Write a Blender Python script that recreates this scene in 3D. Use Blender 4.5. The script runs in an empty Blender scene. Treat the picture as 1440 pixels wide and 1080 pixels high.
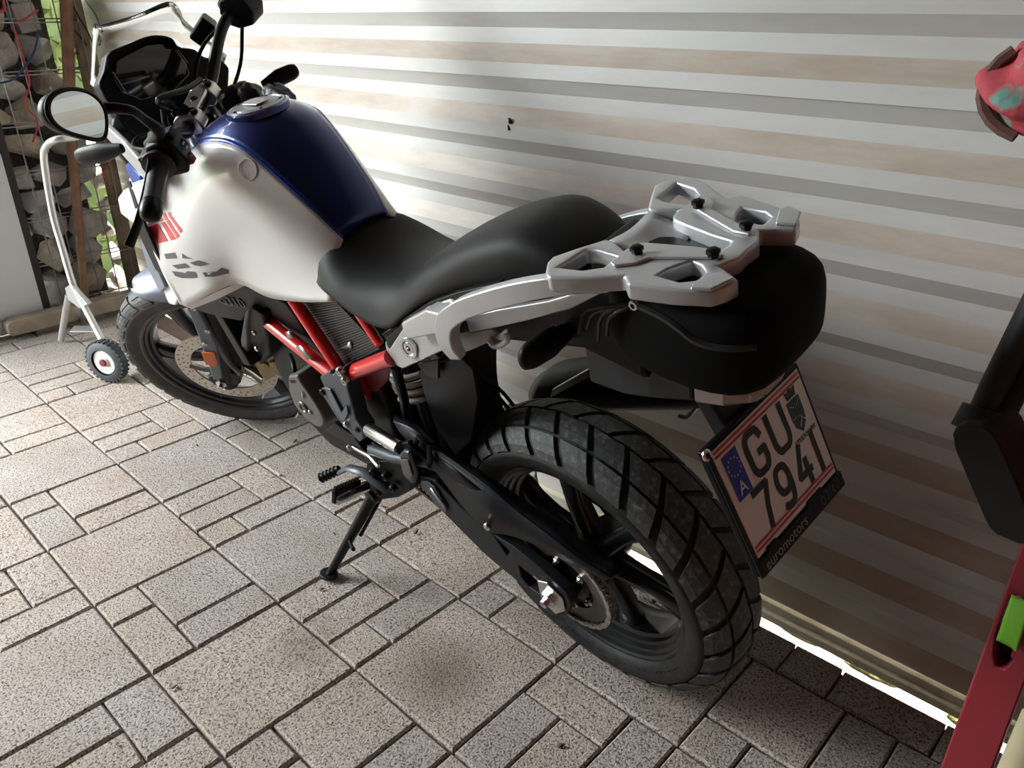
import bpy, bmesh, math, random
from mathutils import Vector, Matrix, Euler
from mathutils.bvhtree import BVHTree
random.seed(7)
SC = bpy.context.scene
COL = SC.collection
V = Vector
# ------------------------------------------------------------------ camera
FOCAL = 1096.145
CAM_LOC = V((1.96694, -0.36343, 1.24378))
CAM_ROT = Matrix.Rotation(0.753504, 3, 'Z') @ Matrix.Rotation(1.123151, 3, 'X') @ Matrix.Rotation(-0.000826, 3, 'Z')
cd = bpy.data.cameras.new('camera'); cam = bpy.data.objects.new('camera', cd); COL.objects.link(cam)
cd.sensor_fit = 'HORIZONTAL'; cd.sensor_width = 36.0; cd.lens = 36.0 * FOCAL / 1440.0
cd.clip_start = 0.02; cd.clip_end = 400
cam.matrix_world = Matrix.Translation(CAM_LOC) @ CAM_ROT.to_4x4()
SC.camera = cam
# ------------------------------------------------------------------ sky, sun, exposure
SC.view_settings.view_transform = 'Standard'; SC.view_settings.look = 'None'
SC.view_settings.gamma = 1.0; SC.view_settings.use_curve_mapping = False
SC.view_settings.exposure = 1.25
SC.cycles.max_bounces = 10; SC.cycles.diffuse_bounces = 2; SC.cycles.glossy_bounces = 5
SC.cycles.transmission_bounces = 8; SC.cycles.transparent_max_bounces = 12
SC.cycles.sample_clamp_indirect = 6.0
w = bpy.data.worlds.new('world'); SC.world = w; w.use_nodes = True
nt = w.node_tree; bg = nt.nodes['Background']
bg.inputs[0].default_value = (0.93, 0.97, 1.0, 1); bg.inputs[1].default_value = 13.0
sd = bpy.data.lights.new('sun', 'SUN'); sun = bpy.data.objects.new('sun', sd); COL.objects.link(sun)
sd.energy = 12.0; sd.angle = 0.009; sd.color = (1.0, 0.95, 0.86)
sun.rotation_euler = V((-0.15, -0.75, -0.95)).to_track_quat('-Z', 'Y').to_euler()
sun.location = (0, 6, 8)
def portal(loc, rot, sx, sy):
    l = bpy.data.lights.new('daylight_portal', 'AREA'); l.shape = 'RECTANGLE'; l.size = sx; l.size_y = sy
    l.cycles.is_portal = True
    o = bpy.data.objects.new('daylight_portal', l); COL.objects.link(o); o.location = loc; o.rotation_euler = rot
# ------------------------------------------------------------------ the motorcycle's own frame (x forward, y left, z up; leaning on its side stand)
BIKE_O = V((1.2617, 0.7301, 0.0035))
BIKE_R = Matrix.Rotation(3.1141, 3, 'Z') @ Matrix.Rotation(-0.2701, 3, 'X')
BIKE_M = Matrix.Translation(BIKE_O) @ BIKE_R.to_4x4()
ST_AX = V((-.437, 0, .8996)); ST_O = V((1.518, 0, 0)); STEER = 0.6923
STEER_M = Matrix.Translation(ST_O) @ Matrix.Rotation(STEER, 4, ST_AX) @ Matrix.Translation(-ST_O)
STEER_I = STEER_M.inverted()
_c = BIKE_M.inverted() @ CAM_LOC
def _dir(px, py): return CAM_ROT @ V(((px - 720) / FOCAL, -(py - 540) / FOCAL, -1))
def A(px, py, Y):
    """bike-frame point seen at photo pixel (px, py) that lies Y metres left of the bike's mid-plane"""
    d = BIKE_R.transposed() @ _dir(px, py); return _c + d * ((Y - _c.y) / d.y)
def AZ(px, py, Z):
    d = BIKE_R.transposed() @ _dir(px, py); return _c + d * ((Z - _c.z) / d.z)
def AX_(px, py, X):
    d = BIKE_R.transposed() @ _dir(px, py); return _c + d * ((X - _c.x) / d.x)
def AS(px, py, Y):
    """the same for steered parts, in the straight-ahead frame of the front end"""
    c = STEER_I @ _c; d = STEER_I.to_3x3() @ (BIKE_R.transposed() @ _dir(px, py)); return c + d * ((Y - c.y) / d.y)
def W(px, py, x=None, y=None, z=None):
    d = _dir(px, py); i, v = (0, x) if x is not None else (1, y) if y is not None else (2, z)
    return CAM_LOC + d * ((v - CAM_LOC[i]) / d[i])
def PLN(px, py, a, b, c_):
    """bike-frame point on the plane through three bike-frame points"""
    n = (b - a).cross(c_ - a); d = BIKE_R.transposed() @ _dir(px, py); return _c + d * ((a - _c).dot(n) / d.dot(n))
# ------------------------------------------------------------------ materials
MATS = {}
def mat(name, col, rough=.5, metal=0., coat=0., spec=.5, bump=None, var=None, trans=0., alpha=1., ior=1.5, emit=None, coat_rough=.05, sheen=0.):
    if name in MATS: return MATS[name]
    m = bpy.data.materials.new(name); m.use_nodes = True; t = m.node_tree; b = t.nodes['Principled BSDF']
    c4 = (*col, 1)
    b.inputs['Base Color'].default_value = c4; b.inputs['Roughness'].default_value = rough; b.inputs['Metallic'].default_value = metal
    b.inputs['Specular IOR Level'].default_value = spec; b.inputs['IOR'].default_value = ior
    b.inputs['Coat Weight'].default_value = coat; b.inputs['Coat Roughness'].default_value = coat_rough
    b.inputs['Transmission Weight'].default_value = trans; b.inputs['Alpha'].default_value = alpha
    b.inputs['Sheen Weight'].default_value = sheen
    if emit: b.inputs['Emission Color'].default_value = (*emit[0], 1); b.inputs['Emission Strength'].default_value = emit[1]
    tc = t.nodes.new('ShaderNodeTexCoord')
    if var:      # (scale, second colour, amount low, amount high)
        n = t.nodes.new('ShaderNodeTexNoise'); n.inputs['Scale'].default_value = var[0]; n.inputs['Detail'].default_value = 6
        t.links.new(tc.outputs['Object'], n.inputs['Vector'])
        r = t.nodes.new('ShaderNodeMapRange'); r.inputs[1].default_value = var[2]; r.inputs[2].default_value = var[3]
        t.links.new(n.outputs['Fac'], r.inputs[0])
        mx = t.nodes.new('ShaderNodeMix'); mx.data_type = 'RGBA'; mx.inputs[6].default_value = c4; mx.inputs[7].default_value = (*var[1], 1)
        t.links.new(r.outputs[0], mx.inputs[0]); t.links.new(mx.outputs[2], b.inputs['Base Color'])
    if bump:     # (scale, distance, strength)
        n2 = t.nodes.new('ShaderNodeTexNoise'); n2.inputs['Scale'].default_value = bump[0]; n2.inputs['Detail'].default_value = 4
        t.links.new(tc.outputs['Object'], n2.inputs['Vector'])
        bp = t.nodes.new('ShaderNodeBump'); bp.inputs['Distance'].default_value = bump[1]; bp.inputs['Strength'].default_value = bump[2]
        t.links.new(n2.outputs['Fac'], bp.inputs['Height']); t.links.new(bp.outputs[0], b.inputs['Normal'])
    MATS[name] = m; return m
WHITE = mat('pearl_white_paint', (.80, .795, .77), .34, 0, .55)
SILVERW = mat('light_grey_plastic', (.165, .19, .225), .40, .1)
BLUE = mat('metallic_blue_paint', (.0025, .020, .15), .32, .55, 1.0)
BLUEB = mat('bright_blue_paint', (.008, .07, .50), .30, .2, 1.0)
RED = mat('red_frame_paint', (.62, .012, .012), .30, 0, .7)
REDD = mat('red_decal', (.62, .02, .035), .4)
REDO = mat('orange_red_decal', (.75, .10, .05), .4)
DECG = mat('grey_decal', (.13, .12, .115), .5)
BLK = mat('black_plastic', (.0034, .0034, .0037), .45, spec=.20, bump=(900, .0004, .25))
BLKS = mat('satin_black_metal', (.005, .005, .0055), .34, .2, spec=.3)
GUARD = mat('dark_grey_plastic', (.008, .0092, .012), .45, spec=.3, bump=(700, .0004, .25))
GREYC = mat('grey_cast_metal', (.06, .067, .077), .40, .35, bump=(500, .0003, .2))
ENGG = mat('warm_grey_engine', (.13, .12, .108), .45, .4, bump=(500, .0003, .2))
SILV = mat('silver_rack_paint', (.60, .61, .63), .36, .5, .15, bump=(700, .0003, .3))
SILVC = mat('silver_cover_paint', (.52, .52, .51), .34, .35, .25)
ALU = mat('bare_aluminium', (.62, .61, .59), .30, .9, bump=(300, .0002, .2))
STEEL = mat('bright_steel', (.62, .62, .62), .22, 1.0)
DISC = mat('brake_disc_steel', (.55, .50, .43), .32, .75)
CHAIN = mat('chain_steel', (.30, .27, .235), .42, .45)
GOLD = mat('caliper_gold', (.33, .26, .15), .38, .7)
SEATM = mat('seat_vinyl', (.0068, .0071, .0080), .56, spec=.30, bump=(1500, .0005, .4))
RUB = mat('tyre_rubber', (.0085, .0083, .0085), .62, spec=.35, bump=(260, .0006, .35), var=(60, (.022, .021, .020), .48, .72))
RUBB = mat('tyre_tread_rubber', (.034, .0355, .036), .60, bump=(420, .0010, .5), var=(90, (.105, .105, .10), .52, .70))
RUBF = mat('dusty_front_rubber', (.030, .028, .026), .62, bump=(300, .0005, .3), var=(40, (.055, .05, .045), .45, .7))
BAG = mat('bag_nylon', (.0020, .0019, .0021), .75, spec=.12, bump=(1400, .0008, .5), sheen=.0)
ZIP = mat('zip_black', (.012, .012, .012), .35)
CLEAR = mat('clear_screen', (.95, .97, .97), .02, trans=1.0, ior=1.45)
MIRR = mat('mirror_glass', (.90, .93, .90), .015, 1.0)
DASH = mat('dash_glass', (.012, .011, .010), .07, 0, 1.0)
ORNG = mat('amber_reflector', (.55, .12, .03), .35, bump=(400, .001, .5))
LENS = mat('clear_tail_lens', (.75, .58, .55), .08, trans=.55, coat=.6)
LEDR = mat('red_tail_lamp', (.30, .02, .02), .25)
PLATE = mat('plate_white', (.78, .74, .72), .45)
PLRED = mat('plate_red', (.55, .02, .03), .45)
PLBLUE = mat('plate_blue', (.01, .04, .38), .45)
INK = mat('plate_ink', (.010, .010, .010), .5)
STAR = mat('star_yellow', (.75, .55, .05), .5)
CREST = mat('crest_green', (.012, .045, .03), .5)
WHT = mat('print_white', (.78, .78, .78), .5)
DIMW = mat('print_grey', (.30, .28, .27), .5)
GREENS = mat('pale_green_sticker', (.50, .58, .42), .35)
STICK = mat('chrome_sticker', (.45, .45, .46), .3, .8)
SPRING = mat('white_spring', (.62, .60, .55), .4)
GRILLE = mat('grille_plastic', (.055, .055, .056), .35, .2)
# ------------------------------------------------------------------ mesh helpers
MESHPARTS = []
def link(name, me, m, parent=None, steer=False, smooth=True):
    o = bpy.data.objects.new(name, me); COL.objects.link(o)
    if m is not None and not me.materials: me.materials.append(m)
    if parent is not None:
        o.parent = parent
    if steer: o.matrix_local = STEER_M
    if smooth:
        for p in me.polygons: p.use_smooth = True
    return o
def mods(o, bevel=0, seg=2, sub=0, solid=0, off=-1, angle=35, wn=True):
    if solid:
        s = o.modifiers.new('s', 'SOLIDIFY'); s.thickness = solid; s.offset = off; s.use_even_offset = True; s.thickness_clamp = 1.0
    if sub:
        s = o.modifiers.new('u', 'SUBSURF'); s.levels = sub; s.render_levels = sub
    if bevel:
        b = o.modifiers.new('b', 'BEVEL'); b.width = bevel; b.segments = seg; b.limit_method = 'ANGLE'; b.angle_limit = math.radians(angle); b.harden_normals = False
        if wn:
            n = o.modifiers.new('n', 'WEIGHTED_NORMAL'); n.keep_sharp = True; n.weight = 80
    return o
def mk(name, vs, fs, m, parent=None, steer=False, smooth=True, **k):
    me = bpy.data.meshes.new(name); me.from_pydata([tuple(v) for v in vs], [], fs); me.validate(); me.update()
    o = link(name, me, m, parent, steer, smooth)
    return mods(o, **k)
def recalc(me):
    bm = bmesh.new(); bm.from_mesh(me); bmesh.ops.recalc_face_normals(bm, faces=bm.faces); bm.to_mesh(me); bm.free()
def cr(pts, n, closed=False):
    """Catmull-Rom through points, n steps for each span"""
    P = [V(p) for p in pts]; L = len(P); out = []
    spans = L if closed else L - 1
    for i in range(spans):
        p1, p2 = P[i % L], P[(i + 1) % L]
        p0 = P[(i - 1) % L] if (closed or i > 0) else p1 * 2 - p2
        p3 = P[(i + 2) % L] if (closed or i + 2 < L) else p2 * 2 - p1
        for k in range(n):
            t = k / n; t2 = t * t; t3 = t2 * t
            out.append(.5 * ((2 * p1) + (p2 - p0) * t + (2 * p0 - 5 * p1 + 4 * p2 - p3) * t2 + (3 * p1 - p0 - 3 * p2 + p3) * t3))
    if not closed: out.append(P[-1].copy())
    return out
def surf(name, rows, m, parent, steer=False, n=(4, 4), thick=0, off=-1, mirror=False, **k):
    """smooth surface through a grid of points"""
    R1 = [cr(r, n[1]) for r in rows]
    cols = [cr([r[j] for r in R1], n[0]) for j in range(len(R1[0]))]
    nu, nv = len(cols[0]), len(cols)
    vs = [cols[j][i] for i in range(nu) for j in range(nv)]
    fs = [(i * nv + j, i * nv + j + 1, (i + 1) * nv + j + 1, (i + 1) * nv + j) for i in range(nu - 1) for j in range(nv - 1)]
    if mirror:
        b = len(vs); vs += [V((v.x, -v.y, v.z)) for v in vs]; fs += [tuple(b + q for q in reversed(f)) for f in fs]
    return mk(name, vs, fs, m, parent, steer, solid=thick, off=off, **k)
def loft(name, rings, m, parent, steer=False, cap=True, smooth=True, **k):
    n = len(rings[0]); vs = [p for r in rings for p in r]; fs = []
    for i in range(len(rings) - 1):
        for j in range(n):
            a = i * n + j; b = i * n + (j + 1) % n
            fs.append((a, b, b + n, a + n))
    if cap: fs.append(tuple(range(n - 1, -1, -1))); fs.append(tuple(range((len(rings) - 1) * n, len(rings) * n)))
    o = mk(name, vs, fs, m, parent, steer, smooth, **k)
    recalc(o.data); return o
def bm_tube(bm, pts, r, n=10, close=False, cap=True, flat=1.0, up=None):
    P = [V(p) for p in pts]; rs = r if isinstance(r, (list, tuple)) else [r] * len(P)
    rings = []; L = len(P); ref = None
    for i, p in enumerate(P):
        if close: t = (P[(i + 1) % L] - P[i - 1])
        else: t = P[min(i + 1, L - 1)] - P[max(i - 1, 0)]
        t.normalize()
        if ref is None:
            ref = V(up) if up else (V((0, 0, 1)) if abs(t.z) < .9 else V((1, 0, 0)))
        u = (ref - t * ref.dot(t)).normalized(); ref = u; v = t.cross(u)
        rings.append([bm.verts.new(p + (u * math.cos(2 * math.pi * k / n) + v * flat * math.sin(2 * math.pi * k / n)) * rs[i]) for k in range(n)])
    for i in range(L if close else L - 1):
        a, b = rings[i], rings[(i + 1) % L]
        for k in range(n): bm.faces.new((a[k], a[(k + 1) % n], b[(k + 1) % n], b[k]))
    if cap and not close:
        bm.faces.new(list(reversed(rings[0]))); bm.faces.new(rings[-1])
def fromb(name, bm, m, parent=None, steer=False, smooth=True, **k):
    bmesh.ops.recalc_face_normals(bm, faces=bm.faces)
    me = bpy.data.meshes.new(name); bm.to_mesh(me); bm.free()
    return mods(link(name, me, m, parent, steer, smooth), **k)
def tube(name, pts, r, m, parent=None, steer=False, n=10, sm=0, closed=False, flat=1.0, up=None, **k):
    if sm: 
        if isinstance(r, (list, tuple)):
            rr = []
            for i in range(len(r) - 1): rr += [r[i] + (r[i + 1] - r[i]) * q / sm for q in range(sm)]
            r = rr + [r[-1]]
        pts = cr(pts, sm, closed)
    bm = bmesh.new(); bm_tube(bm, pts, r, n, closed, flat=flat, up=up)
    o = fromb(name, bm, m, parent, steer, **k)
    e = o.modifiers.new('e', 'EDGE_SPLIT'); e.split_angle = math.radians(50)
    return o
def bm_lathe(bm, prof, o, ax, n=32, a0=0., a1=2 * math.pi):
    """prof: (distance along axis, radius)"""
    ax = V(ax).normalized(); u = ax.orthogonal().normalized(); v = ax.cross(u); o = V(o); full = a1 - a0 > 6.28
    rings = []
    for h, r in prof:
        rings.append([bm.verts.new(o + ax * h + (u * math.cos(a0 + (a1 - a0) * k / n) + v * math.sin(a0 + (a1 - a0) * k / n)) * max(r, 1e-5)) for k in range(n if full else n + 1)])
    c = len(rings[0])
    for a, b in zip(rings, rings[1:]):
        for k in range(c if full else c - 1): bm.faces.new((a[k], a[(k + 1) % c], b[(k + 1) % c], b[k]))
def lathe(name, prof, o, ax, m, parent=None, steer=False, n=32, split=40, **k):
    bm = bmesh.new(); bm_lathe(bm, prof, o, ax, n); bmesh.ops.remove_doubles(bm, verts=bm.verts, dist=2e-5)
    ob = fromb(name, bm, m, parent, steer, **k)
    e = ob.modifiers.new('e', 'EDGE_SPLIT'); e.split_angle = math.radians(split)
    return ob
def prism(name, pts, d, m, parent=None, steer=False, bevel=.002, seg=2, smooth=True, holes=(), **k):
    """polygon pts (3D) extruded by vector d, optional holes"""
    d = V(d); bm = bmesh.new(); loops = [list(pts)] + [list(h) for h in holes]; vl = []
    for L in loops: vl.append([bm.verts.new(V(p)) for p in L])
    if holes:
        es = []
        for L in vl: es += [bm.edges.new((L[i], L[(i + 1) % len(L)])) for i in range(len(L))]
        bmesh.ops.triangle_fill(bm, edges=es, use_beauty=True)
    else:
        bm.faces.new(vl[0])
    fs = list(bm.faces)
    r = bmesh.ops.extrude_face_region(bm, geom=fs)
    bmesh.ops.translate(bm, verts=[g for g in r['geom'] if isinstance(g, bmesh.types.BMVert)], vec=d)
    return fromb(name, bm, m, parent, steer, smooth, bevel=bevel, seg=seg, **k)
def panel(name, pix, m, parent, thick=.004, steer=False, bevel=.0015, inward=None, **k):
    """flat-ish panel from (px, py, Y) triples"""
    f = AS if steer else A
    return prism(name, [f(*q) for q in pix], inward or (0, -thick, 0), m, parent, steer, bevel, **k)
def bm_box(bm, c, s, R=None):
    R = R or Matrix.Identity(3); c = V(c); vs = []
    for x in (-1, 1):
        for y in (-1, 1):
            for z in (-1, 1): vs.append(bm.verts.new(c + R @ V((x * s[0] / 2, y * s[1] / 2, z * s[2] / 2))))
    for f in ((0, 1, 3, 2), (4, 6, 7, 5), (0, 4, 5, 1), (2, 3, 7, 6), (0, 2, 6, 4), (1, 5, 7, 3)): bm.faces.new([vs[i] for i in f])
def box(name, c, s, m, parent=None, R=None, steer=False, bevel=.003, **k):
    bm = bmesh.new(); bm_box(bm, c, s, R); return fromb(name, bm, m, parent, steer, bevel=bevel, **k)
def bolt(name, p, ax, r, m, parent, steer=False, h=.006, hexa=False, socket=True):
    bm = bmesh.new()
    if hexa: bm_lathe(bm, [(0, 0), (0, r), (h, r), (h + r * .12, r * .85), (h + r * .12, r * .55), (h + r * .8, r * .5), (h + r * .9, 0)], p, ax, 6)
    elif socket: bm_lathe(bm, [(0, r), (h * .7, r), (h, r * .82), (h, r * .5), (h * .4, r * .45), (h * .4, 0)], p, ax, 14)
    else: bm_lathe(bm, [(0, r), (h * .6, r * .9), (h, r * .5), (h * 1.1, 0)], p, ax, 14)
    bmesh.ops.remove_doubles(bm, verts=bm.verts, dist=1e-5)
    o = fromb(name, bm, m, parent, steer); e = o.modifiers.new('e', 'EDGE_SPLIT'); e.split_angle = .6; return o
def empty(name, loc=(0, 0, 0), M=None, parent=None):
    o = bpy.data.objects.new(name, None); COL.objects.link(o); o.empty_display_size = .05
    if M is not None: o.matrix_world = M
    else: o.location = loc
    if parent: o.parent = parent
    return o
def tag(o, label=None, cat=None, group=None, kind=None):
    if label: o['label'] = label
    if cat: o['category'] = cat
    if group: o['group'] = group
    if kind: o['kind'] = kind
    return o
def text_mesh(name, s, size, M, m, parent, ext=.0003, shear=0., space=1., steer=False, xs=1.0, off=0.0):
    c = bpy.data.curves.new(name, 'FONT'); c.body = s; c.size = size; c.extrude = ext; c.shear = shear; c.space_character = space
    c.align_x = 'CENTER'; c.align_y = 'CENTER'; c.offset = off; c.resolution_u = 3
    t = bpy.data.objects.new(name, c); COL.objects.link(t)
    dg = bpy.context.evaluated_depsgraph_get(); me = bpy.data.meshes.new_from_object(t.evaluated_get(dg))
    bpy.data.objects.remove(t); bpy.data.curves.remove(c)
    me.transform(M @ Matrix.Diagonal((xs, 1, 1, 1))); me.materials.clear()
    return link(name, me, m, parent, steer, False)
def basis(o, x, y):
    """4x4 matrix with origin o, local x and y as given"""
    x = V(x).normalized(); z = x.cross(V(y)).normalized(); y = z.cross(x)
    return Matrix(((x.x, y.x, z.x, o[0]), (x.y, y.y, z.y, o[1]), (x.z, y.z, z.z, o[2]), (0, 0, 0, 1)))
def bvh_of(o):
    dg = bpy.context.evaluated_depsgraph_get(); dg.update(); return BVHTree.FromObject(o.evaluated_get(dg), dg)
def decal(name, pix, bvh, m, parent, off=.0008, sub=3):
    """a sticker lying on a panel: outline points are put on the panel's surface"""
    out = []
    L = len(pix)
    for i in range(L):
        a, b = V(pix[i]), V(pix[(i + 1) % L])
        for k in range(sub): out.append(a.lerp(b, k / sub))
    cx = sum((p.x for p in out)) / len(out); cy = sum((p.y for p in out)) / len(out)
    vs = []
    for p in [V((cx, cy))] + out:
        d = (BIKE_R.transposed() @ _dir(p.x, p.y)).normalized(); h = bvh.ray_cast(_c, d)
        if h[0] is None: return None
        nn = h[1] if h[1].dot(d) < 0 else -h[1]
        vs.append(h[0] + nn * off)
    n = len(out)
    return mk(name, vs, [(0, 1 + i, 1 + (i + 1) % n) for i in range(n)], m, parent)
# =================================================================== SETTING
def nodes_mat(name):
    m = bpy.data.materials.new(name); m.use_nodes = True; return m, m.node_tree, m.node_tree.nodes['Principled BSDF']
STX1, STY1, STX2, STY2 = 1.035, .413, .76, .267
def paver_mat():
    m, t, b = nodes_mat('washed_concrete'); N = t.nodes.new; L = t.links.new
    geo = N('ShaderNodeNewGeometry'); oi = N('ShaderNodeObjectInfo')
    n1 = N('ShaderNodeTexNoise'); n1.inputs['Scale'].default_value = 235; n1.inputs['Detail'].default_value = 2.0; n1.inputs['Roughness'].default_value = .6; n1.inputs['Distortion'].default_value = .6
    L(geo.outputs['Position'], n1.inputs['Vector'])
    r1 = N('ShaderNodeValToRGB'); e = r1.color_ramp.elements
    e[0].position = .37; e[0].color = (.105, .082, .066, 1); e[1].position = .47; e[1].color = (.415, .362, .315, 1)
    x = r1.color_ramp.elements.new(.66); x.color = (.545, .49, .44, 1)
    L(n1.outputs['Fac'], r1.inputs[0])
    n2 = N('ShaderNodeTexNoise'); n2.inputs['Scale'].default_value = 5; n2.inputs['Detail'].default_value = 4
    L(geo.outputs['Position'], n2.inputs['Vector'])
    hs = N('ShaderNodeHueSaturation')
    mr = N('ShaderNodeMapRange'); mr.inputs[3].default_value = .92; mr.inputs[4].default_value = 1.06
    L(oi.outputs['Random'], mr.inputs[0]); L(mr.outputs[0], hs.inputs['Value'])
    mr2 = N('ShaderNodeMapRange'); mr2.inputs[3].default_value = .78; mr2.inputs[4].default_value = 1.12
    L(oi.outputs['Random'], mr2.inputs[0]); L(mr2.outputs[0], hs.inputs['Saturation'])
    L(r1.outputs[0], hs.inputs['Color'])
    mx = N('ShaderNodeMix'); mx.data_type = 'RGBA'; mx.blend_type = 'MULTIPLY'; mx.inputs[0].default_value = .55
    r2 = N('ShaderNodeValToRGB'); r2.color_ramp.elements[0].position = .3; r2.color_ramp.elements[0].color = (.72, .66, .58, 1); r2.color_ramp.elements[1].position = .65
    L(n2.outputs['Fac'], r2.inputs[0]); L(hs.outputs[0], mx.inputs[6]); L(r2.outputs[0], mx.inputs[7])
    # oil-brown stain on two slabs, with its own shape
    acc = None
    for (sx, sy, r0, k) in ((STX1, STY1, .13, 1.25), (STX2, STY2, .10, .75)):
        vd = N('ShaderNodeVectorMath'); vd.operation = 'DISTANCE'; vd.inputs[1].default_value = (sx, sy, 0); L(geo.outputs['Position'], vd.inputs[0])
        sm = N('ShaderNodeMapRange'); sm.inputs[1].default_value = .015; sm.inputs[2].default_value = r0; sm.inputs[3].default_value = k; sm.inputs[4].default_value = 0; L(vd.outputs['Value'], sm.inputs[0])
        if acc is None: acc = sm.outputs[0]
        else:
            ad = N('ShaderNodeMath'); ad.operation = 'MAXIMUM'; L(acc, ad.inputs[0]); L(sm.outputs[0], ad.inputs[1]); acc = ad.outputs[0]
    ml = N('ShaderNodeMath'); ml.operation = 'MULTIPLY'; L(acc, ml.inputs[0]); L(n2.outputs['Fac'], ml.inputs[1])
    mx2 = N('ShaderNodeMix'); mx2.data_type = 'RGBA'; mx2.inputs[7].default_value = (.11, .075, .045, 1)
    L(ml.outputs[0], mx2.inputs[0]); L(mx.outputs[2], mx2.inputs[6]); L(mx2.outputs[2], b.inputs['Base Color'])
    b.inputs['Roughness'].default_value = .85; b.inputs['Specular IOR Level'].default_value = .3
    bp = N('ShaderNodeBump'); bp.inputs['Distance'].default_value = .0042; bp.inputs['Strength'].default_value = .8
    L(n1.outputs['Fac'], bp.inputs['Height']); L(bp.outputs[0], b.inputs['Normal'])
    return m
PAVER = paver_mat()
SOIL = mat('joint_sand', (.12, .085, .062), .95, bump=(120, .006, .8), var=(30, (.14, .10, .07), .4, .7))
CELL = .2982
fl = mk('floor', [(-3.2, -3.6, -.014), (4.6, -3.6, -.014), (4.6, .992, -.014), (-3.2, .992, -.014), (-3.2, -3.6, -.2), (4.6, -3.6, -.2), (4.6, .992, -.2), (-3.2, .992, -.2)],
        [(0, 1, 2, 3), (4, 7, 6, 5), (0, 4, 5, 1), (1, 5, 6, 2), (2, 6, 7, 3), (3, 7, 4, 0)], SOIL, smooth=False)
tag(fl, 'paved garage floor of large and small washed concrete slabs with sandy joints', 'floor', kind='structure')
def to_px(p):
    q = CAM_ROT.transposed() @ (V(p) - CAM_LOC)
    if q.z > -.05: return None
    return 720 + FOCAL * q.x / -q.z, 540 - FOCAL * q.y / -q.z
def in_view(pts, mgn=60):
    P = [to_px(p) for p in pts]; P = [p for p in P if p]
    if not P: return False
    return max(p[0] for p in P) > -mgn and min(p[0] for p in P) < 1440 + mgn and max(p[1] for p in P) > -mgn and min(p[1] for p in P) < 1080 + mgn
def paver_at(x0, y0, x1, y1):
    g = .0023
    x0 += g; y0 += g; x1 -= g; y1 -= g; w, h = (x1 - x0) / 2, (y1 - y0) / 2
    c = .004; vs = []
    jit = lambda: random.uniform(-.0016, .0016)
    cor = [(-w + jit(), -h + jit()), (w + jit(), -h + jit()), (w + jit(), h + jit()), (-w + jit(), h + jit())]
    for k, z in ((1, 0), (0, -.0045), (0, -.05)):
        for (a, b) in cor: vs.append((a - math.copysign(c, a) * k, b - math.copysign(c, b) * k, z))
    fs = [(0, 1, 2, 3)]
    for r in range(2):
        for i in range(4): fs.append((r * 4 + i, r * 4 + 4 + i, r * 4 + 4 + (i + 1) % 4, r * 4 + (i + 1) % 4))
    o = mk('paver', vs, [tuple(reversed(f)) if f != (0, 1, 2, 3) else f for f in fs], PAVER, fl, smooth=False)
    recalc(o.data)
    o.location = ((x0 + x1) / 2, (y0 + y1) / 2, random.uniform(-.0018, .0004)); o.rotation_euler = (random.uniform(-.005, .005), random.uniform(-.005, .005), random.uniform(-.004, .004))
T3 = 1 / 3
PAT1 = [(0, 0, 2 * T3, T3), (0, T3, 2 * T3, 2 * T3), (2 * T3, 0, 1, 2 * T3), (0, 2 * T3, T3, 1), (T3, 2 * T3, 1, 1)]          # (u0, v0, u1, v1), u along Y, v along X
PAT2 = [(0, 0, T3, T3), (T3, 0, 1, 2 * T3), (0, T3, T3, 1), (T3, 2 * T3, 1, 1)]
for i in range(-7, 3):
    for j in range(-8, 9):
        x0, y0 = j * CELL, i * CELL
        if not in_view([(x0, y0, 0), (x0 + CELL, y0, 0), (x0, y0 + CELL, 0), (x0 + CELL, y0 + CELL, 0)], 230): continue
        if (i + j) % 2 == 0: paver_at(x0, y0, x0 + CELL, y0 + CELL)
        else:
            for (u0, v0, u1, v1) in (PAT1 if i % 2 else PAT2):
                paver_at(x0 + v0 * CELL, y0 + u0 * CELL, x0 + v1 * CELL, y0 + u1 * CELL)
xj = -1.1
while xj < 2.3:                       # border row along the wall
    wd = .2 if (int(xj * 10) % 3) else .105
    if in_view([(xj, .9, 0), (xj + .2, 1, 0)]): paver_at(xj, 3 * CELL, xj + wd, .998)
    xj += wd
# ---- corrugated wall
def sheet_mat(name, c1, c2, lo, hi, scale):
    m, t, b = nodes_mat(name); N = t.nodes.new; L = t.links.new
    geo = N('ShaderNodeNewGeometry'); mp = N('ShaderNodeMapping'); mp.inputs['Scale'].default_value = (1, 1, 5)
    L(geo.outputs['Position'], mp.inputs['Vector'])
    n = N('ShaderNodeTexNoise'); n.inputs['Scale'].default_value = scale; n.inputs['Detail'].default_value = 7; n.inputs['Roughness'].default_value = .65
    L(mp.outputs[0], n.inputs['Vector'])
    r = N('ShaderNodeMapRange'); r.inputs[1].default_value = lo; r.inputs[2].default_value = hi; L(n.outputs['Fac'], r.inputs[0])
    mx = N('ShaderNodeMix'); mx.data_type = 'RGBA'; mx.inputs[6].default_value = (*c1, 1); mx.inputs[7].default_value = (*c2, 1)
    L(r.outputs[0], mx.inputs[0]); L(mx.outputs[2], b.inputs['Base Color']); b.inputs['Roughness'].default_value = .42
    return m
SHEET = sheet_mat('painted_sheet', (.68, .68, .65), (.60, .585, .54), .45, .75, 3)
DUSTY = sheet_mat('dusty_sheet', (.50, .42, .335), (.60, .55, .48), .35, .65, 5)
WY = 1.108; DEP = .024; ZT = 1.171; PER = .140
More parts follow.
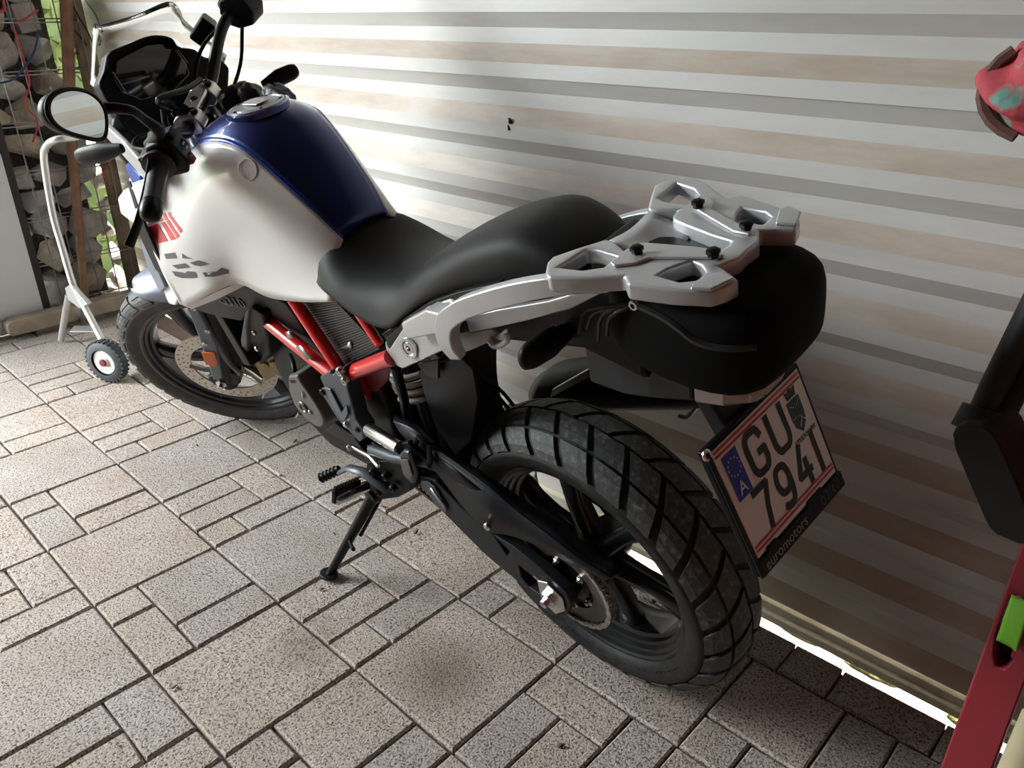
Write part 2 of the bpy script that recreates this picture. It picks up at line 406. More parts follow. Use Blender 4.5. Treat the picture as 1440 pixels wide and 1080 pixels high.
def wall_rows(z_lo, z_hi):
    rows = []; k = math.floor((z_lo - ZT) / PER) - 1
    while True:
        base = ZT + k * PER          # top of the outward slope of this period
        seq = [(base - .106, WY - DEP, 0), (base - .073, WY - DEP, 0), (base - .041, WY - DEP, 1), (base, WY, 0)]
        # bottom to top: valley end, (slope back) crest bottom, crest top, slope top
        seq = [(base - .106, WY, 0), (base - .073, WY - DEP, 1), (base - .041, WY - DEP, 2), (base, WY, 3)]
        rows += seq; k += 1
        if base > z_hi + PER: break
    return rows
WX0, WX1 = -1.97, 4.7
wb = empty('wall_right', (0, WY, 0)); tag(wb, 'white corrugated sheet metal wall with dusty horizontal ribs behind motorcycle', 'wall', kind='structure')
def sheet(name, z_lo, z_hi, dy):
    rr = [r for r in wall_rows(z_lo, z_hi) if z_lo <= r[0] <= z_hi]
    if rr[0][0] > z_lo + .02: rr = [(z_lo, WY - .012, 0)] + rr
    xs = [WX0 + (WX1 - WX0) * i / 30 for i in range(31)]
    vs, fs, mi = [], [], []
    for (z, y, q) in rr:
        for i, x in enumerate(xs): vs.append((x, y + dy - WY + .0012 * math.sin(x * 3.1 + z * 9), z + .002 * math.sin(x * 2.3 + z * 5)))
    n = len(xs)
    for a in range(len(rr) - 1):
        for i in range(n - 1):
            fs.append((a * n + i, a * n + i + 1, (a + 1) * n + i + 1, (a + 1) * n + i)); mi.append(1 if rr[a][2] == 2 else 0)
    o = mk(name, vs, fs, SHEET, wb, smooth=False, solid=.0012, off=1)
    o.data.materials.append(DUSTY)
    for p, k in zip(o.data.polygons, mi): p.material_index = k
    return o
sheet('corrugated_sheet', .004, 1.20, 0); sheet('corrugated_sheet', 1.08, 2.70, -.003)
RAIL = mat('base_rail', (.60, .57, .46), .5, var=(20, (.42, .39, .30), .45, .7))
prism('base_rail', [(WX0, 1.128, -.046), (WX0, 1.070, -.046), (WX0, 1.070, -.028), (WX0, 1.082, -.022), (WX0, 1.082, -.006), (WX0, 1.090, .002), (WX0, 1.090, .016), (WX0, 1.128, .022)], (WX1 - WX0, 0, 0), RAIL, wb, bevel=.002).location = (0, -WY, 0)
# ---- ground outside, sunlit strip under the wall
GRAV = mat('pale_gravel', (.20, .19, .175), .9, bump=(90, .01, .8), var=(25, (.15, .14, .12), .45, .65))
gd = mk('ground', [(-14, -14, -.2), (14, -14, -.2), (14, 14, -.2), (-14, 14, -.2)], [(0, 1, 2, 3)], GRAV, smooth=False)
tag(gd, 'pale gravel ground outside the garage walls', 'ground', kind='structure')
st = mk('gravel_strip', [(-2.3, .993, -.10), (3.4, .993, -.10), (3.4, 1.7, -.115), (-2.3, 1.7, -.115), (-2.3, .993, -.2), (3.4, .993, -.2), (3.4, 1.7, -.2), (-2.3, 1.7, -.2)],
        [(0, 1, 2, 3), (4, 7, 6, 5), (0, 4, 5, 1), (1, 5, 6, 2), (2, 6, 7, 3), (3, 7, 4, 0)], GRAV, smooth=False)
tag(st, 'bright sunlit gravel strip showing under the corrugated wall', 'gravel', kind='stuff')
MOSS = mat('moss', (.16, .17, .035), .95, bump=(200, .01, 1), var=(60, (.28, .24, .08), .4, .65))
MOSSL = ['moss clump on the sunlit gravel nearest the rear tyre', 'smallest moss clump in the middle of the sunlit gravel gap', 'long moss clump in the sunlit gravel gap beside the red upright', 'moss clump seen through the rear wheel spokes', 'tiny moss clump at the foot of the red upright', 'moss clump far along the gravel gap behind the engine']
for k_, (x, y, rx, ry) in enumerate(((1.50, 1.145, .055, .018), (1.60, 1.150, .035, .014), (1.665, 1.142, .065, .020), (1.30, 1.15, .05, .02), (1.86, 1.13, .03, .015), (.55, 1.15, .08, .02))):
    bm = bmesh.new(); bmesh.ops.create_icosphere(bm, subdivisions=3, radius=1)
    for v in bm.verts:
        k = 1 + random.uniform(-.14, .14); v.co = V((v.co.x * rx * k, v.co.y * ry * k, max(v.co.z, -.2) * .012 * k))
    o = fromb('moss_clump', bm, MOSS); o.location = (x, y, -.103)
    tag(o, MOSSL[k_], 'moss', 'moss clumps under the wall')
# ---- roof, other walls (the place goes on behind the camera), partly shaped to steer daylight
ROOF = mat('roof_boards', (.12, .085, .06), .8, var=(8, (.08, .058, .042), .4, .6))
def slab(name, a, b, m, label, cat):
    c = (V(a) + V(b)) / 2; s = V(b) - V(a)
    return tag(box(name, c, s, m, bevel=0, smooth=False), label, cat, kind='structure')
OY0, OY1 = -2.7, -.25  # gateway edges, set to narrow the incoming daylight
slab('ceiling', (-1.85, -3.7, 2.70), (4.7, 2.5, 2.78), ROOF, 'dark timber ceiling boards over the garage', 'ceiling')  # carried past the wall as eaves, added to cut sky light on the gravel
PLAST = mat('brown_boards', (.09, .062, .046), .8, var=(6, (.055, .04, .03), .4, .6))
slab('wall_back', (4.0, -3.6, -.2), (4.1, 1.2, 2.70), mat('red_bounce_render', (.50, .17, .12), .85, var=(5, (.42, .14, .10), .4, .6)), 'unseen back wall of the garage coloured brick red to bounce warm light', 'wall')  # unseen; red and close to throw warm bounce light on the plate
slab('wall_left', (-1.75, -3.7, -.2), (4.7, -3.6, 2.70), PLAST, 'dark brown boarded left wall of the garage', 'wall')
slab('wall_front', (-1.85, -3.6, -.2), (-1.75, OY0, 2.70), PLAST, 'dark brown boarded front wall beside the gateway', 'wall')
slab('pier_light_block', (-1.85, OY1, -.2), (-1.75, -.10, 2.70), PLAST, 'unseen added dark brown pier narrowing the gateway light beside the white door', 'wall')  # added to narrow the gateway and make its light more directional
slab('lintel_light_block', (-1.85, OY0, 2.45), (-1.75, OY1, 2.70), PLAST, 'unseen added dark brown lintel holding back high light over the gateway', 'wall')  # added to cap the gateway and keep high light off the wall
slab('gable_light_block', (-1.98, -.10, 1.52), (-1.90, 1.14, 2.70), PLAST, 'unseen added dark brown gable blocking sky light above the gabion', 'wall')  # put in to shut out sky light above the gabion
portal((-1.74, (OY0 + OY1) / 2, 1.22), (0, math.radians(-90), 0), 2.45, OY1 - OY0)
HEDGE = mat('sky_block_green', (.035, .060, .018), .9, bump=(12, .1, 1), var=(9, (.06, .09, .02), .4, .6))
bm = bmesh.new(); bm_box(bm, (-7.2, -3.0, .9), (1.2, 11.0, 2.4)); bmesh.ops.subdivide_edges(bm, edges=bm.edges, cuts=12, use_grid_fill=True)
for v in bm.verts: v.co += V((random.uniform(-.12, .12), random.uniform(-.1, .1), random.uniform(-.1, .15)))
bm_box(bm, (0, 4.6, 1.1), (14.0, .9, 2.8))  # second run, added to keep sky light off the gravel strip
sky_block = fromb('hedge', bm, HEDGE); tag(sky_block, 'unseen added dark green hedge blocking low sky light outside the gateway', 'hedge')  # unseen, added to block the low sky outside the gateway
# =================================================================== MOTORCYCLE
bike = empty('motorcycle', M=BIKE_M)
tag(bike, 'white and blue adventure motorcycle leaning on its side stand by the corrugated wall', 'motorcycle')
def wheel(tag_, cx, cz, half, tread_s, npitch, skew, gd, steer, m_car, m_blk, rim_prof, rimr, spoke_n, hub_w, mrim):
    C = V((cx, 0, cz)); hc = cr([V((y, r, 0)) for y, r in half], 6)     # centre -> bead
    M = len(hc) - 1
    def prof(s):
        f = min(abs(s), 1) * M; i = min(int(f), M - 1); q = hc[i].lerp(hc[i + 1], f - i); t = (hc[i + 1] - hc[i]).normalized(); nrm = V((-t.y, t.x))
        if nrm.y < 0: nrm = -nrm
        if t.y < 0 and nrm.x < 0: nrm = V((-nrm.x, -nrm.y))
        sg = 1 if s >= 0 else -1
        return q.x * sg, q.y, nrm.x * sg, nrm.y
    def P(s, th, d=0.):
        y, r, ny, nr = prof(s); y += ny * d; r += nr * d
        return C + V((r * math.cos(th), y, r * math.sin(th)))
    ss = [-1 + 2 * k / 40 for k in range(41)]; NT = 96; vs, fs = [], []
    for i in range(NT):
        for s in ss: vs.append(P(s, 2 * math.pi * i / NT, -gd if abs(s) < tread_s + .02 else 0))
    n = len(ss)
    for i in range(NT):
        for j in range(n - 1): a = i * n + j; b = ((i + 1) % NT) * n + j; fs.append((a, a + 1, b + 1, b))
    tyre = mk(tag_ + '_tire', vs, fs, m_car, bike, steer); recalc(tyre.data)
    pit = 2 * math.pi / npitch; mid = tread_s * .50
    def block(s0, s1, k, side, ofs):
        gx = .0032; grid = []
        for a in range(4):
            t = a / 3; row = []
            for b in range(4):
                u = b / 3
                s = s0 + (s1 - s0) * t; ab = abs(s) / tread_s
                zz = .035 * math.sin((u) * math.pi) if abs(s) < mid * .6 else 0
                g = .011 + .010 * ab
                th = pit * (k + ofs) + skew * (1 - ab) + pit * (g / (pit * .32) * .5 + (1 - g / (pit * .32)) * u)
                ss_ = s + (zz * .3 * side if abs(s) < .03 else 0)
                row.append((ss_, th))
            grid.append(row)
        vv, ff = [], []
        for a in range(4):
            for b in range(4): vv.append(P(*grid[a][b], 0))
        for a in range(3):
            for b in range(3): i = a * 4 + b; ff.append((i, i + 1, i + 5, i + 4))
        ring = [(0, 0), (0, 1), (0, 2), (0, 3), (1, 3), (2, 3), (3, 3), (3, 2), (3, 1), (3, 0), (2, 0), (1, 0)]
        for (a, b) in ring: vv.append(P(*grid[a][b], -gd - .001))
        for q in range(12):
            a, b = ring[q]; a2, b2 = ring[(q + 1) % 12]; ff.append((a * 4 + b, a2 * 4 + b2, 16 + (q + 1) % 12, 16 + q))
        o = mk('tread_block', vv, ff, m_blk, tyre, smooth=False); recalc(o.data)
    gs = .016
    for k in range(npitch):
        for side in (1, -1):
            ofs = 0 if side > 0 else .5
            block(side * .012, side * (mid - gs), k, side, ofs); block(side * (mid + gs), side * tread_s, k, side, ofs)
    rim = lathe(tag_ + '_rim', rim_prof, C, (0, 1, 0), mrim, bike, steer, n=72, split=28)
    rim['label'] = 'satin black cast wheel rim'
    lathe('hub', [(hub_w, 0), (hub_w, .028), (hub_w * .8, .034), (.03, .046), (-.03, .046), (-hub_w * .8, .034), (-hub_w, .028), (-hub_w, 0)], C, (0, 1, 0), mrim, rim, n=28)
    for k in range(spoke_n):
        th0 = 2 * math.pi * k / spoke_n + math.radians(17)
        rr = []
        for t in (0, .25, .5, .75, .9, 1):
            r = .030 + (rimr - .030) * t; th = th0 - .10 * math.sin(t * 3.14); e = V((math.cos(th), 0, math.sin(th))); p = V((-math.sin(th), 0, math.cos(th)))
            w_ = .024 - .007 * math.sin(t * 3.14) + .012 * t ** 4; h = .022 - .007 * t; yc = .014 * (1 - t); c = C + e * r
            rr.append([c + p * w_ + V((0, yc + h * .3, 0)), c + p * w_ * .55 + V((0, yc + h, 0)), c - p * w_ * .55 + V((0, yc + h, 0)), c - p * w_ + V((0, yc + h * .3, 0)), c - p * w_ * .8 + V((0, yc - h, 0)), c + p * w_ * .8 + V((0, yc - h, 0))])
        loft('spoke', rr, mrim, rim)
    return tyre, rim, P
RIMB = mat('wheel_black', (.018, .019, .021), .30, .4, .3)
rear_half = [(0, .321), (.020, .3195), (.040, .3135), (.0585, .302), (.072, .284), (.0768, .266), (.0748, .250), (.069, .237), (.061, .229)]
rear_rim = [(.061, .231), (.0615, .224), (.058, .220), (.050, .219), (.048, .213), (.038, .211), (.036, .205), (.026, .203), (.022, .197), (-.022, .197), (-.036, .205), (-.050, .219), (-.0615, .224), (-.061, .231), (-.05, .236), (.05, .236), (.061, .231)]
RT, RR_, RP = wheel('rear', 0, .321, rear_half, .56, 27, math.radians(-12), .0065, False, RUB, RUBB, rear_rim, .203, 6, .075, RIMB)
front_half = [(0, .329), (.015, .3278), (.030, .3235), (.043, .3150), (.0525, .3025), (.0555, .290), (.0535, .277), (.048, .264), (.0435, .256)]
front_rim = [(.044, .257), (.0445, .250), (.041, .246), (.035, .244), (.032, .237), (.022, .233), (.018, .226), (-.018, .226), (-.035, .244), (-.0445, .250), (-.044, .257), (-.036, .261), (.036, .261), (.044, .257)]
FT, FR_, FP = wheel('front', 1.42, .329, front_half, .56, 30, math.radians(-10), .005, True, RUBF, RUBB, front_rim, .233, 6, .055, RIMB)
# raised lettering band on the rear sidewall, valve
bm = bmesh.new()
for k in range(34):
    th = math.radians(-150 + k * 3.2 + (8 if k % 9 > 6 else 0))
    if k % 9 > 6: continue
    bm_box(bm, RP(.80, th, .0006), (.002, .0015, .007), Matrix.Rotation(-th, 3, 'Y'))
fromb('sidewall_lettering', bm, RUB, RT, smooth=False)['kind'] = 'stuff'
th = math.radians(-62); tube('valve_stem', [V((.205 * math.cos(th), .02, .321 + .205 * math.sin(th))), V((.175 * math.cos(th), .03, .321 + .175 * math.sin(th)))], .0045, BLK, RR_, n=8)
# ---- sprocket, chain, axle
SPX = .103
bm = bmesh.new(); NT_ = 40
ri = [bm.verts.new((.062 * math.cos(2 * math.pi * k / 80), SPX, .321 + .062 * math.sin(2 * math.pi * k / 80))) for k in range(80)]
ro = [bm.verts.new(((.100 if k % 2 else .093) * math.cos(2 * math.pi * k / 80), SPX, .321 + (.100 if k % 2 else .093) * math.sin(2 * math.pi * k / 80))) for k in range(80)]
for k in range(80): bm.faces.new((ri[k], ri[(k + 1) % 80], ro[(k + 1) % 80], ro[k]))
spk = fromb('sprocket', bm, mat('dark_sprocket_steel', (.10, .09, .08), .4, .5), bike, smooth=False, solid=.006, off=0)
lathe('sprocket_carrier', [(.110, 0), (.110, .030), (.102, .045), (.098, .066), (.080, .068), (.06, .05)], (0, 0, .321), (0, 1, 0), BLKS, spk, n=32)
for k in range(6):
    a = k * math.pi / 3 + .3; bolt('carrier_bolt', (.055 * math.cos(a), .104, .321 + .055 * math.sin(a)), (0, 1, 0), .008, STEEL, spk, hexa=True)
def chain_path():
    c1, r1, c2, r2 = V((0, .321)), .102, V((.585, .412)), .030; d = c2 - c1; L = d.length; base = math.atan2(d.y, d.x); off = math.acos((r1 - r2) / L)
    pts = []
    a0, a1 = base + off, base - off + 2 * math.pi
    n = int((a1 - a0) * r1 / .0127)
    for k in range(n): a = a0 + (a1 - a0) * k / n; pts.append((c1 + r1 * V((math.cos(a), math.sin(a))), a + math.pi / 2))
    def line(p, q):
        m = int((q - p).length / .0127); an = math.atan2((q - p).y, (q - p).x)
        for k in range(m): pts.append((p.lerp(q, k / m), an))
    A1, A2 = c1 + r1 * V((math.cos(a1), math.sin(a1))), c2 + r2 * V((math.cos(a1), math.sin(a1))); line(A1, A2)
    B1, B2 = c2 + r2 * V((math.cos(a0), math.sin(a0))), c1 + r1 * V((math.cos(a0), math.sin(a0))); line(B1, B2)
    return pts
bm = bmesh.new()
for k, (p, an) in enumerate(chain_path()):
    Rm = Matrix.Rotation(-an, 3, 'Y')
    for sy in (-1, 1): bm_box(bm, (p.x, SPX + sy * (.0085 if k % 2 else .0065), p.y), (.0165, .0018, .010), Rm)
    bm_lathe(bm, [(-.0095, .0001), (-.0095, .0042), (.0095, .0042), (.0095, .0001)], (p.x, SPX, p.y), (0, 1, 0), 6)
ch = fromb('chain', bm, CHAIN, bike, smooth=False); ch['kind'] = 'stuff'; ch['label'] = 'steel drive chain'
# ---- swingarm, chain guard
def offy(pts, dy): return [p + V((0, dy, 0)) for p in pts]
sa = [(590, 668, .132), (612, 676, .134), (650, 716, .136), (694, 752, .137), (720, 768, .138), (760, 800, .140), (795, 832, .140), (803, 850, .140), (795, 866, .140), (775, 866, .140), (752, 848, .139), (733, 822, .138), (701, 796, .137), (680, 778, .136), (650, 748, .135), (628, 726, .133), (596, 690, .132)]
axh = [(729, 795, .139), (745, 808, .139), (764, 826, .140), (758, 836, .140), (744, 826, .139), (733, 812, .138)]
tri = [(694, 753, .137), (716, 775, .138), (713, 782, .138)]
prism('swingarm', [A(*q) for q in sa], (0, -.022, 0), GUARD, bike, bevel=.004, holes=[[A(*q) for q in axh], [A(*q) for q in tri]])['label'] = 'black cast swingarm'
# the far arm and the pivot bridge
prism('swingarm_far_side', [V((p.x, -.105, p.z)) for p in [A(*q) for q in sa]], (0, -.035, 0), GUARD, bike, bevel=.004)
box('swingarm_bridge', (.40, 0, .40), (.10, .24, .09), GUARD, bike, bevel=.012)
top_in = [(554, 584, .105), (579, 590, .104), (612, 622, .102), (650, 645, .100), (706, 682, .098), (761, 718, .096), (800, 743, .096), (833, 775, .098), (880, 801, .104)]
crease = [(553, 592, .136), (580, 604, .138), (606, 627, .140), (652, 660, .141), (691, 689, .142), (728, 721, .142), (777, 758, .142), (812, 785, .140), (858, 812, .128)]
bott = [(560, 606, .134), (592, 640, .136), (618, 670, .138), (650, 712, .141), (684, 746, .143), (712, 752, .144), (745, 763, .144), (790, 786, .142), (852, 817, .130)]
cg = surf('chain_guard', [[A(*q) for q in r] for r in (top_in, crease)], GUARD, bike, n=(1, 3), thick=.004, off=1)
surf('guard_side', [[A(*q) for q in r] for r in (crease, bott)], GUARD, cg, n=(1, 3), thick=.004, off=1)
bolt('guard_bolt', A(687, 739, .146), (0, 1, 0), .009, STEEL, cg, h=.007)
prism('guard_slot', [A(612, 640, .1415), A(640, 660, .1425), (A(676, 689, .1435)), A(664, 688, .1432), A(640, 676, .1425), A(622, 660, .1415)], (0, .0004, 0), BLK, cg, bevel=0)
# decal plate on swingarm
prism('swingarm_plate', [A(593, 676, .1365), A(602, 676, .1368), (A(612, 684, .1372)), A(628, 712, .138), A(629, 720, .138), A(624, 720, .138), A(594, 685, .1365)], (0, .002, 0), GREYC, bike, bevel=.0008)
a_, b_ = A(600, 685, .1405), A(624, 715, .1415)
prism('swingarm_print', [A(603, 687, .1415), A(606, 686, .1415), A(626, 712, .1420), A(624, 715, .1420)], (0, .0003, 0), STICK, bike, bevel=0)
# axle
ax_ = lathe('rear_axle', [(-.16, .010), (.147, .010), (.147, .0001)], (0.0, 0, .321), (0, 1, 0), STEEL, bike, n=16)
NUT = A(772, 842, .150); ax_y = .141
prism('axle_block', [A(757, 815, ax_y), A(770, 818, ax_y), A(792, 840, ax_y), A(796, 858, ax_y), A(783, 862, ax_y), A(763, 842, ax_y)], (0, .004, 0), ALU, ax_, bevel=.002)
bolt('axle_nut', V((NUT.x, .143, NUT.z)), (0, 1, 0), .017, STEEL, ax_, h=.011, hexa=True)
tube('adjuster_bolt', [A(752, 808, .138), A(765, 820, .139)], .005, STEEL, ax_, n=8)
# ---- side stand, pegs, brackets
foot = V((.640, .305, .088))
sp = A(527, 694, .150)
std = tube('side_stand', [sp, sp.lerp(foot, .15), sp.lerp(foot, .9), foot], [.017, .014, .0105, .0095], BLKS, bike, n=10)
lathe('stand_pivot', [(0, .021), (.012, .021), (.014, .010), (.014, 0)], sp + V((0, .004, 0)), (0, 1, 0), BLKS, std, n=16)
Fm = BIKE_M.inverted()
ft = Fm @ (BIKE_M @ foot); fw = BIKE_M @ foot; fw.z = .006
prism('stand_foot', [Fm @ (fw + V((.026 * math.cos(a), .026 * math.sin(a) * .8, 0))) for a in [k * math.pi / 6 for k in range(12)]], Fm.to_3x3() @ V((0, 0, .008)), BLKS, std, bevel=.002)
tube('stand_toe', [sp.lerp(foot, .55), sp.lerp(foot, .55) + V((-.03, .012, .01)), sp.lerp(foot, .55) + V((-.055, .020, .020))], .005, BLKS, std, n=8, sm=3)
tube('stand_spring', [A(536, 700, .14), sp.lerp(foot, .5) + V((-.02, -.012, 0))], .0045, BLKS, std, n=8)
# rider peg
pi, po = A(515, 684, .175), A(470, 704, .265)
peg = tube('foot_peg', [pi, pi.lerp(po, .35), po.lerp(pi, .08), po], [.013, .013, .0125, .008], STEEL, bike, n=10); peg['label'] = 'ribbed rider foot peg'
bm = bmesh.new(); dpe = (po - pi); Rp = basis((0, 0, 0), dpe, (0, 0, 1)).to_3x3()
bm_box(bm, pi.lerp(po, .58) + V((0, 0, .010)), (dpe.length * .80, .030, .010), Rp)
for k in range(8):
    bm_box(bm, pi.lerp(po, .25 + .09 * k) + V((0, 0, .017)), (.005, .032, .008), Rp)
fromb('peg_rubber', bm, BLK, peg, bevel=.0015)
# gear lever
gi, gm, go = A(545, 690, .165), A(512, 664, .175), A(490, 658, .180)
tube('gear_lever', [gi, gm, go, A(478, 664, .185)], [.007, .008, .007, .006], GREYC, bike, n=8, flat=1.6)
g2 = tube('gear_toe_peg', [A(477, 660, .180), A(452, 672, .215)], .010, BLK, bike, n=10)
bm = bmesh.new()
for t in (.2, .4, .6, .8, 1.0):
    q = A(477, 660, .180).lerp(A(452, 672, .215), t); dd = (A(452, 672, .215) - A(477, 660, .180)).normalized(); bm_lathe(bm, [(-.003, .010), (0, .0135), (.003, .010)], q, dd, 10)
fromb('toe_ribs', bm, BLK, g2)
# foot-peg carrier cluster
cl = prism('peg_bracket', [A(515, 650, .158), A(540, 648, .158), A(572, 655, .155), A(578, 690, .152), A(560, 700, .152), A(530, 704, .155), A(514, 690, .16)], (0, -.03, 0), BLK, bike, bevel=.004)
for q in ((527, 662), (545, 668), (556, 684), (536, 690)): bolt('bracket_bolt', A(*q, .160), (0, 1, 0), .010, BLKS, cl, h=.012)
tube('shift_rod', [A(492, 626, .150), A(520, 642, .160), A(532, 656, .168)], .005, STEEL, bike, n=8)
bolt('shift_joint', A(495, 627, .150), (0, 1, 0), .008, STEEL, bike, h=.012)
# passenger peg on its hanger, folded up
t1 = tube('passenger_peg', [A(515, 602, .160), A(519, 604, .160), A(562, 630, .165)], [.008, .014, .014], STEEL, bike, n=12)
tube('hanger_strut', [A(523, 632, .150), A(556, 644, .158), A(604, 652, .150)], [.012, .012, .008], GREYC, bike, n=8)
tube('hanger_loop', [A(577, 638, .150), A(588, 615, .146), A(604, 624, .146), A(604, 650, .150)], .006, BLKS, bike, n=8)
prism('peg_hanger', [A(556, 625, .163), A(572, 622, .160), A(600, 648, .155), A(596, 658, .155), A(566, 646, .160)], (0, -.012, 0), BLKS, bike, bevel=.003)
prism('heel_pad', [A(561, 640, .176), A(566, 634, .176), A(574, 637, .176), A(585, 668, .172), A(580, 682, .172), A(568, 670, .174)], (0, -.010, 0), GREYC, bike, bevel=.004)
prism('heel_pad_face', [A(563, 646, .1775), A(574, 646, .1775), A(581, 668, .174), A(577, 674, .174), A(568, 666, .175)], (0, .002, 0), ENGG, bike, bevel=.001)
# ---- seat
def seat():
    # x, half width, top z at middle, shoulder drop, lower edge z
    S = [(-.106, .040, .990, .012, .958), (-.090, .072, 1.010, .014, .955), (-.02, .088, 1.030, .018, .948), (.05, .096, 1.014, .022, .930), (.12, .103, .985, .026, .905),
         (.19, .110, .947, .032, .872), (.245, .118, .912, .038, .836), (.285, .127, .888, .044, .806), (.33, .131, .878, .046, .798), (.39, .134, .876, .036, .808), (.44, .131, .888, .032, .820), (.485, .125, .912, .048, .826), (.522, .113, .912, .052, .834), (.548, .094, .892, .040, .846)]
    rings = []
    for (x, hw, zt, dr, zl) in S:
        half = [(0, zt), (.35, zt - dr * .06), (.66, zt - dr * .28), (.86, zt - dr * .72), (.955, zt - dr * 1.35), (1.0, zt - dr * 1.35 - (zt - dr * 1.35 - zl) * .45), (.985, zl + .006), (.90, zl), (.5, zl + .004)]
        L = [V((x, k * hw, z)) for k, z in half]; R = [V((x, -k * hw, z)) for k, z in reversed(half[1:])]
        rings.append(L + [V((x, 0, zl + .004))] + R)
    n = len(rings[0]); den = []
    cols = [cr([r[j] for r in rings], 4) for j in range(n)]
    for i in range(len(cols[0])): den.append([cols[j][i] for j in range(n)])
    o = loft('seat', den, SEATM, bike); mods(o, sub=1); o['label'] = 'black two-level vinyl seat'
    return o
seat_o = seat()
# ---- tank
def blue_rows(expand=0., dz=0.):
    D = [(.478, .050, .908, .008), (.535, .064, .974, .012), (.60, .076, 1.034, .018), (.65, .084, 1.068, .024), (.70, .091, 1.082, .028), (.76, .098, 1.080, .030), (.83, .095, 1.062, .030), (.90, .084, 1.034, .026), (.98, .066, .996, .020)]
    rows = []
    for x, w_, z, c in D:
        w_ += expand
        rows.append([V((x, -w_, z + dz)), V((x, -w_ * .6, z + dz + c * .75)), V((x, 0, z + dz + c)), V((x, w_ * .6, z + dz + c * .75)), V((x, w_, z + dz))])
    return rows
tank = surf('tank_cover', blue_rows(), BLUE, bike, n=(4, 4), thick=.006); tank['label'] = 'metallic blue fuel tank cover'
rl = [r[4] + V((0, .002, .001)) for r in blue_rows()]; rr = [V((p.x, -p.y, p.z)) for p in rl]
tube('blue_edge', rl, .0045, BLUEB, tank, n=8, sm=4); tube('blue_edge', rr, .0045, BLUEB, tank, n=8, sm=4)
# white knee panels, both sides
rows = [[A(483, 337, .052), V((.476, .076, .880)), V((.478, .097, .848)), A(470, 424, .113)],
        [V((.535, .066, .972)), V((.540, .090, .928)), V((.552, .109, .862)), A(425, 423, .125)],
        [V((.640, .085, 1.062)), V((.645, .110, 1.006)), V((.665, .129, .900)), A(380, 416, .136)],
        [V((.700, .094, 1.080)), V((.715, .125, 1.022)), V((.745, .149, .905)), A(337, 397, .150)],
        [V((.770, .100, 1.076)), V((.800, .142, 1.012)), V((.850, .184, .890)), A(300, 411, .192)],
        [V((.870, .090, 1.046)), V((.895, .152, .980)), V((.935, .208, .860)), A(268, 429, .218)],
        [V((.970, .072, .998)), A(202, 288, .190), A(225, 366, .222), A(254, 427, .230)]]
wpan = surf('side_panel', rows, WHITE, bike, n=(6, 6), thick=.006, off=1)
recalc(wpan.data); wpan['label'] = 'pearl white left tank side panel'
wr = surf('side_panel', [[V((p.x, -p.y, p.z)) for p in r] for r in rows], WHITE, bike, n=(5, 5), thick=.006, off=1)
PB = bvh_of(wpan)
for q in ([(206, 300), (219, 299), (226, 311), (209, 316)], [(220, 300), (224, 300), (230, 310), (226, 311)], [(228, 299), (232, 299), (237, 309), (233, 310)], [(236, 299), (240, 298), (242, 306), (239, 307)]):
    decal('orange_stripe', q, PB, REDO, wpan)
for q in ([(209, 319), (222, 314), (237, 339), (222, 342)], [(227, 313), (232, 312), (248, 336), (241, 338)], [(234, 311), (238, 309), (253, 332), (249, 335)], [(240, 307), (243, 305), (257, 324), (254, 328)]):
    decal('red_stripe', q, PB, REDD, wpan)
for q in ([(231, 357), (246, 355), (249, 363), (234, 364)], [(256, 356), (263, 361), (273, 364), (257, 363)], [(242, 373), (261, 370), (268, 376), (250, 378)], [(267, 369), (280, 366), (295, 371), (282, 374), (274, 373)],
          [(242, 381), (252, 382), (262, 384), (263, 381), (275, 382), (278, 390), (272, 391), (256, 391), (247, 388)], [(285, 383), (304, 382), (312, 376), (322, 380), (322, 384), (300, 389), (289, 389)]):
    decal('grey_mark', q, PB, DECG, wpan)
decal('round_sticker', [(322 - 12 + 11 * math.cos(a), 238 + 17 * math.sin(a)) for a in [k * .63 for k in range(10)]], PB, GREENS, wpan, off=.0015, sub=1) if False else None
# emblem ring on the panel under the tank edge
def ring_on(px, py, r, m, name, rt=.0022):
    d = (BIKE_R.transposed() @ _dir(px, py)).normalized(); h = PB.ray_cast(_c, d); nn = h[1] if h[1].dot(d) < 0 else -h[1]
    u = nn.orthogonal().normalized(); v = nn.cross(u)
    tube(name, [h[0] + nn * .001 + (u * math.cos(a) + v * math.sin(a)) * r for a in [k * 2 * math.pi / 24 for k in range(24)]], rt, m, wpan, n=6, closed=True)
    return h[0], nn
ring_on(349, 238, .019, WHITE, 'tank_emblem', .0012)
# fuel cap
cap = tank
cc = V((.722, 0, 1.1165)); cn = V((.02, 0, 1)).normalized()
lathe('fuel_cap', [(-.006, .057), (.002, .055), (.003, .050), (.001, .049), (.001, .046), (.003, .045), (.004, .02), (.004, 0)], cc, cn, mat('cap_metal', (.36, .37, .39), .32, .8), bike, n=40)
lathe('cap_ring', [(-.012, .064), (-.002, .063), (.000, .058), (-.002, .056)], cc, cn, BLUE, tank, n=40)
prism('cap_flap', [cc + cn * .006 + V((x, y, -x * .02)) for x, y in ((-.028, -.014), (.016, -.019), (.028, -.008), (.028, .008), (.016, .019), (-.028, .014))], cn * .002, ALU, bike, bevel=.0015)
for k in range(5):
    a = k * 2 * math.pi / 5 + .3; bolt('cap_screw', cc + cn * .001 + V((.0475 * math.cos(a), .0475 * math.sin(a), -.0009 * math.cos(a))), cn, .004, BLKS, bike, h=.003)
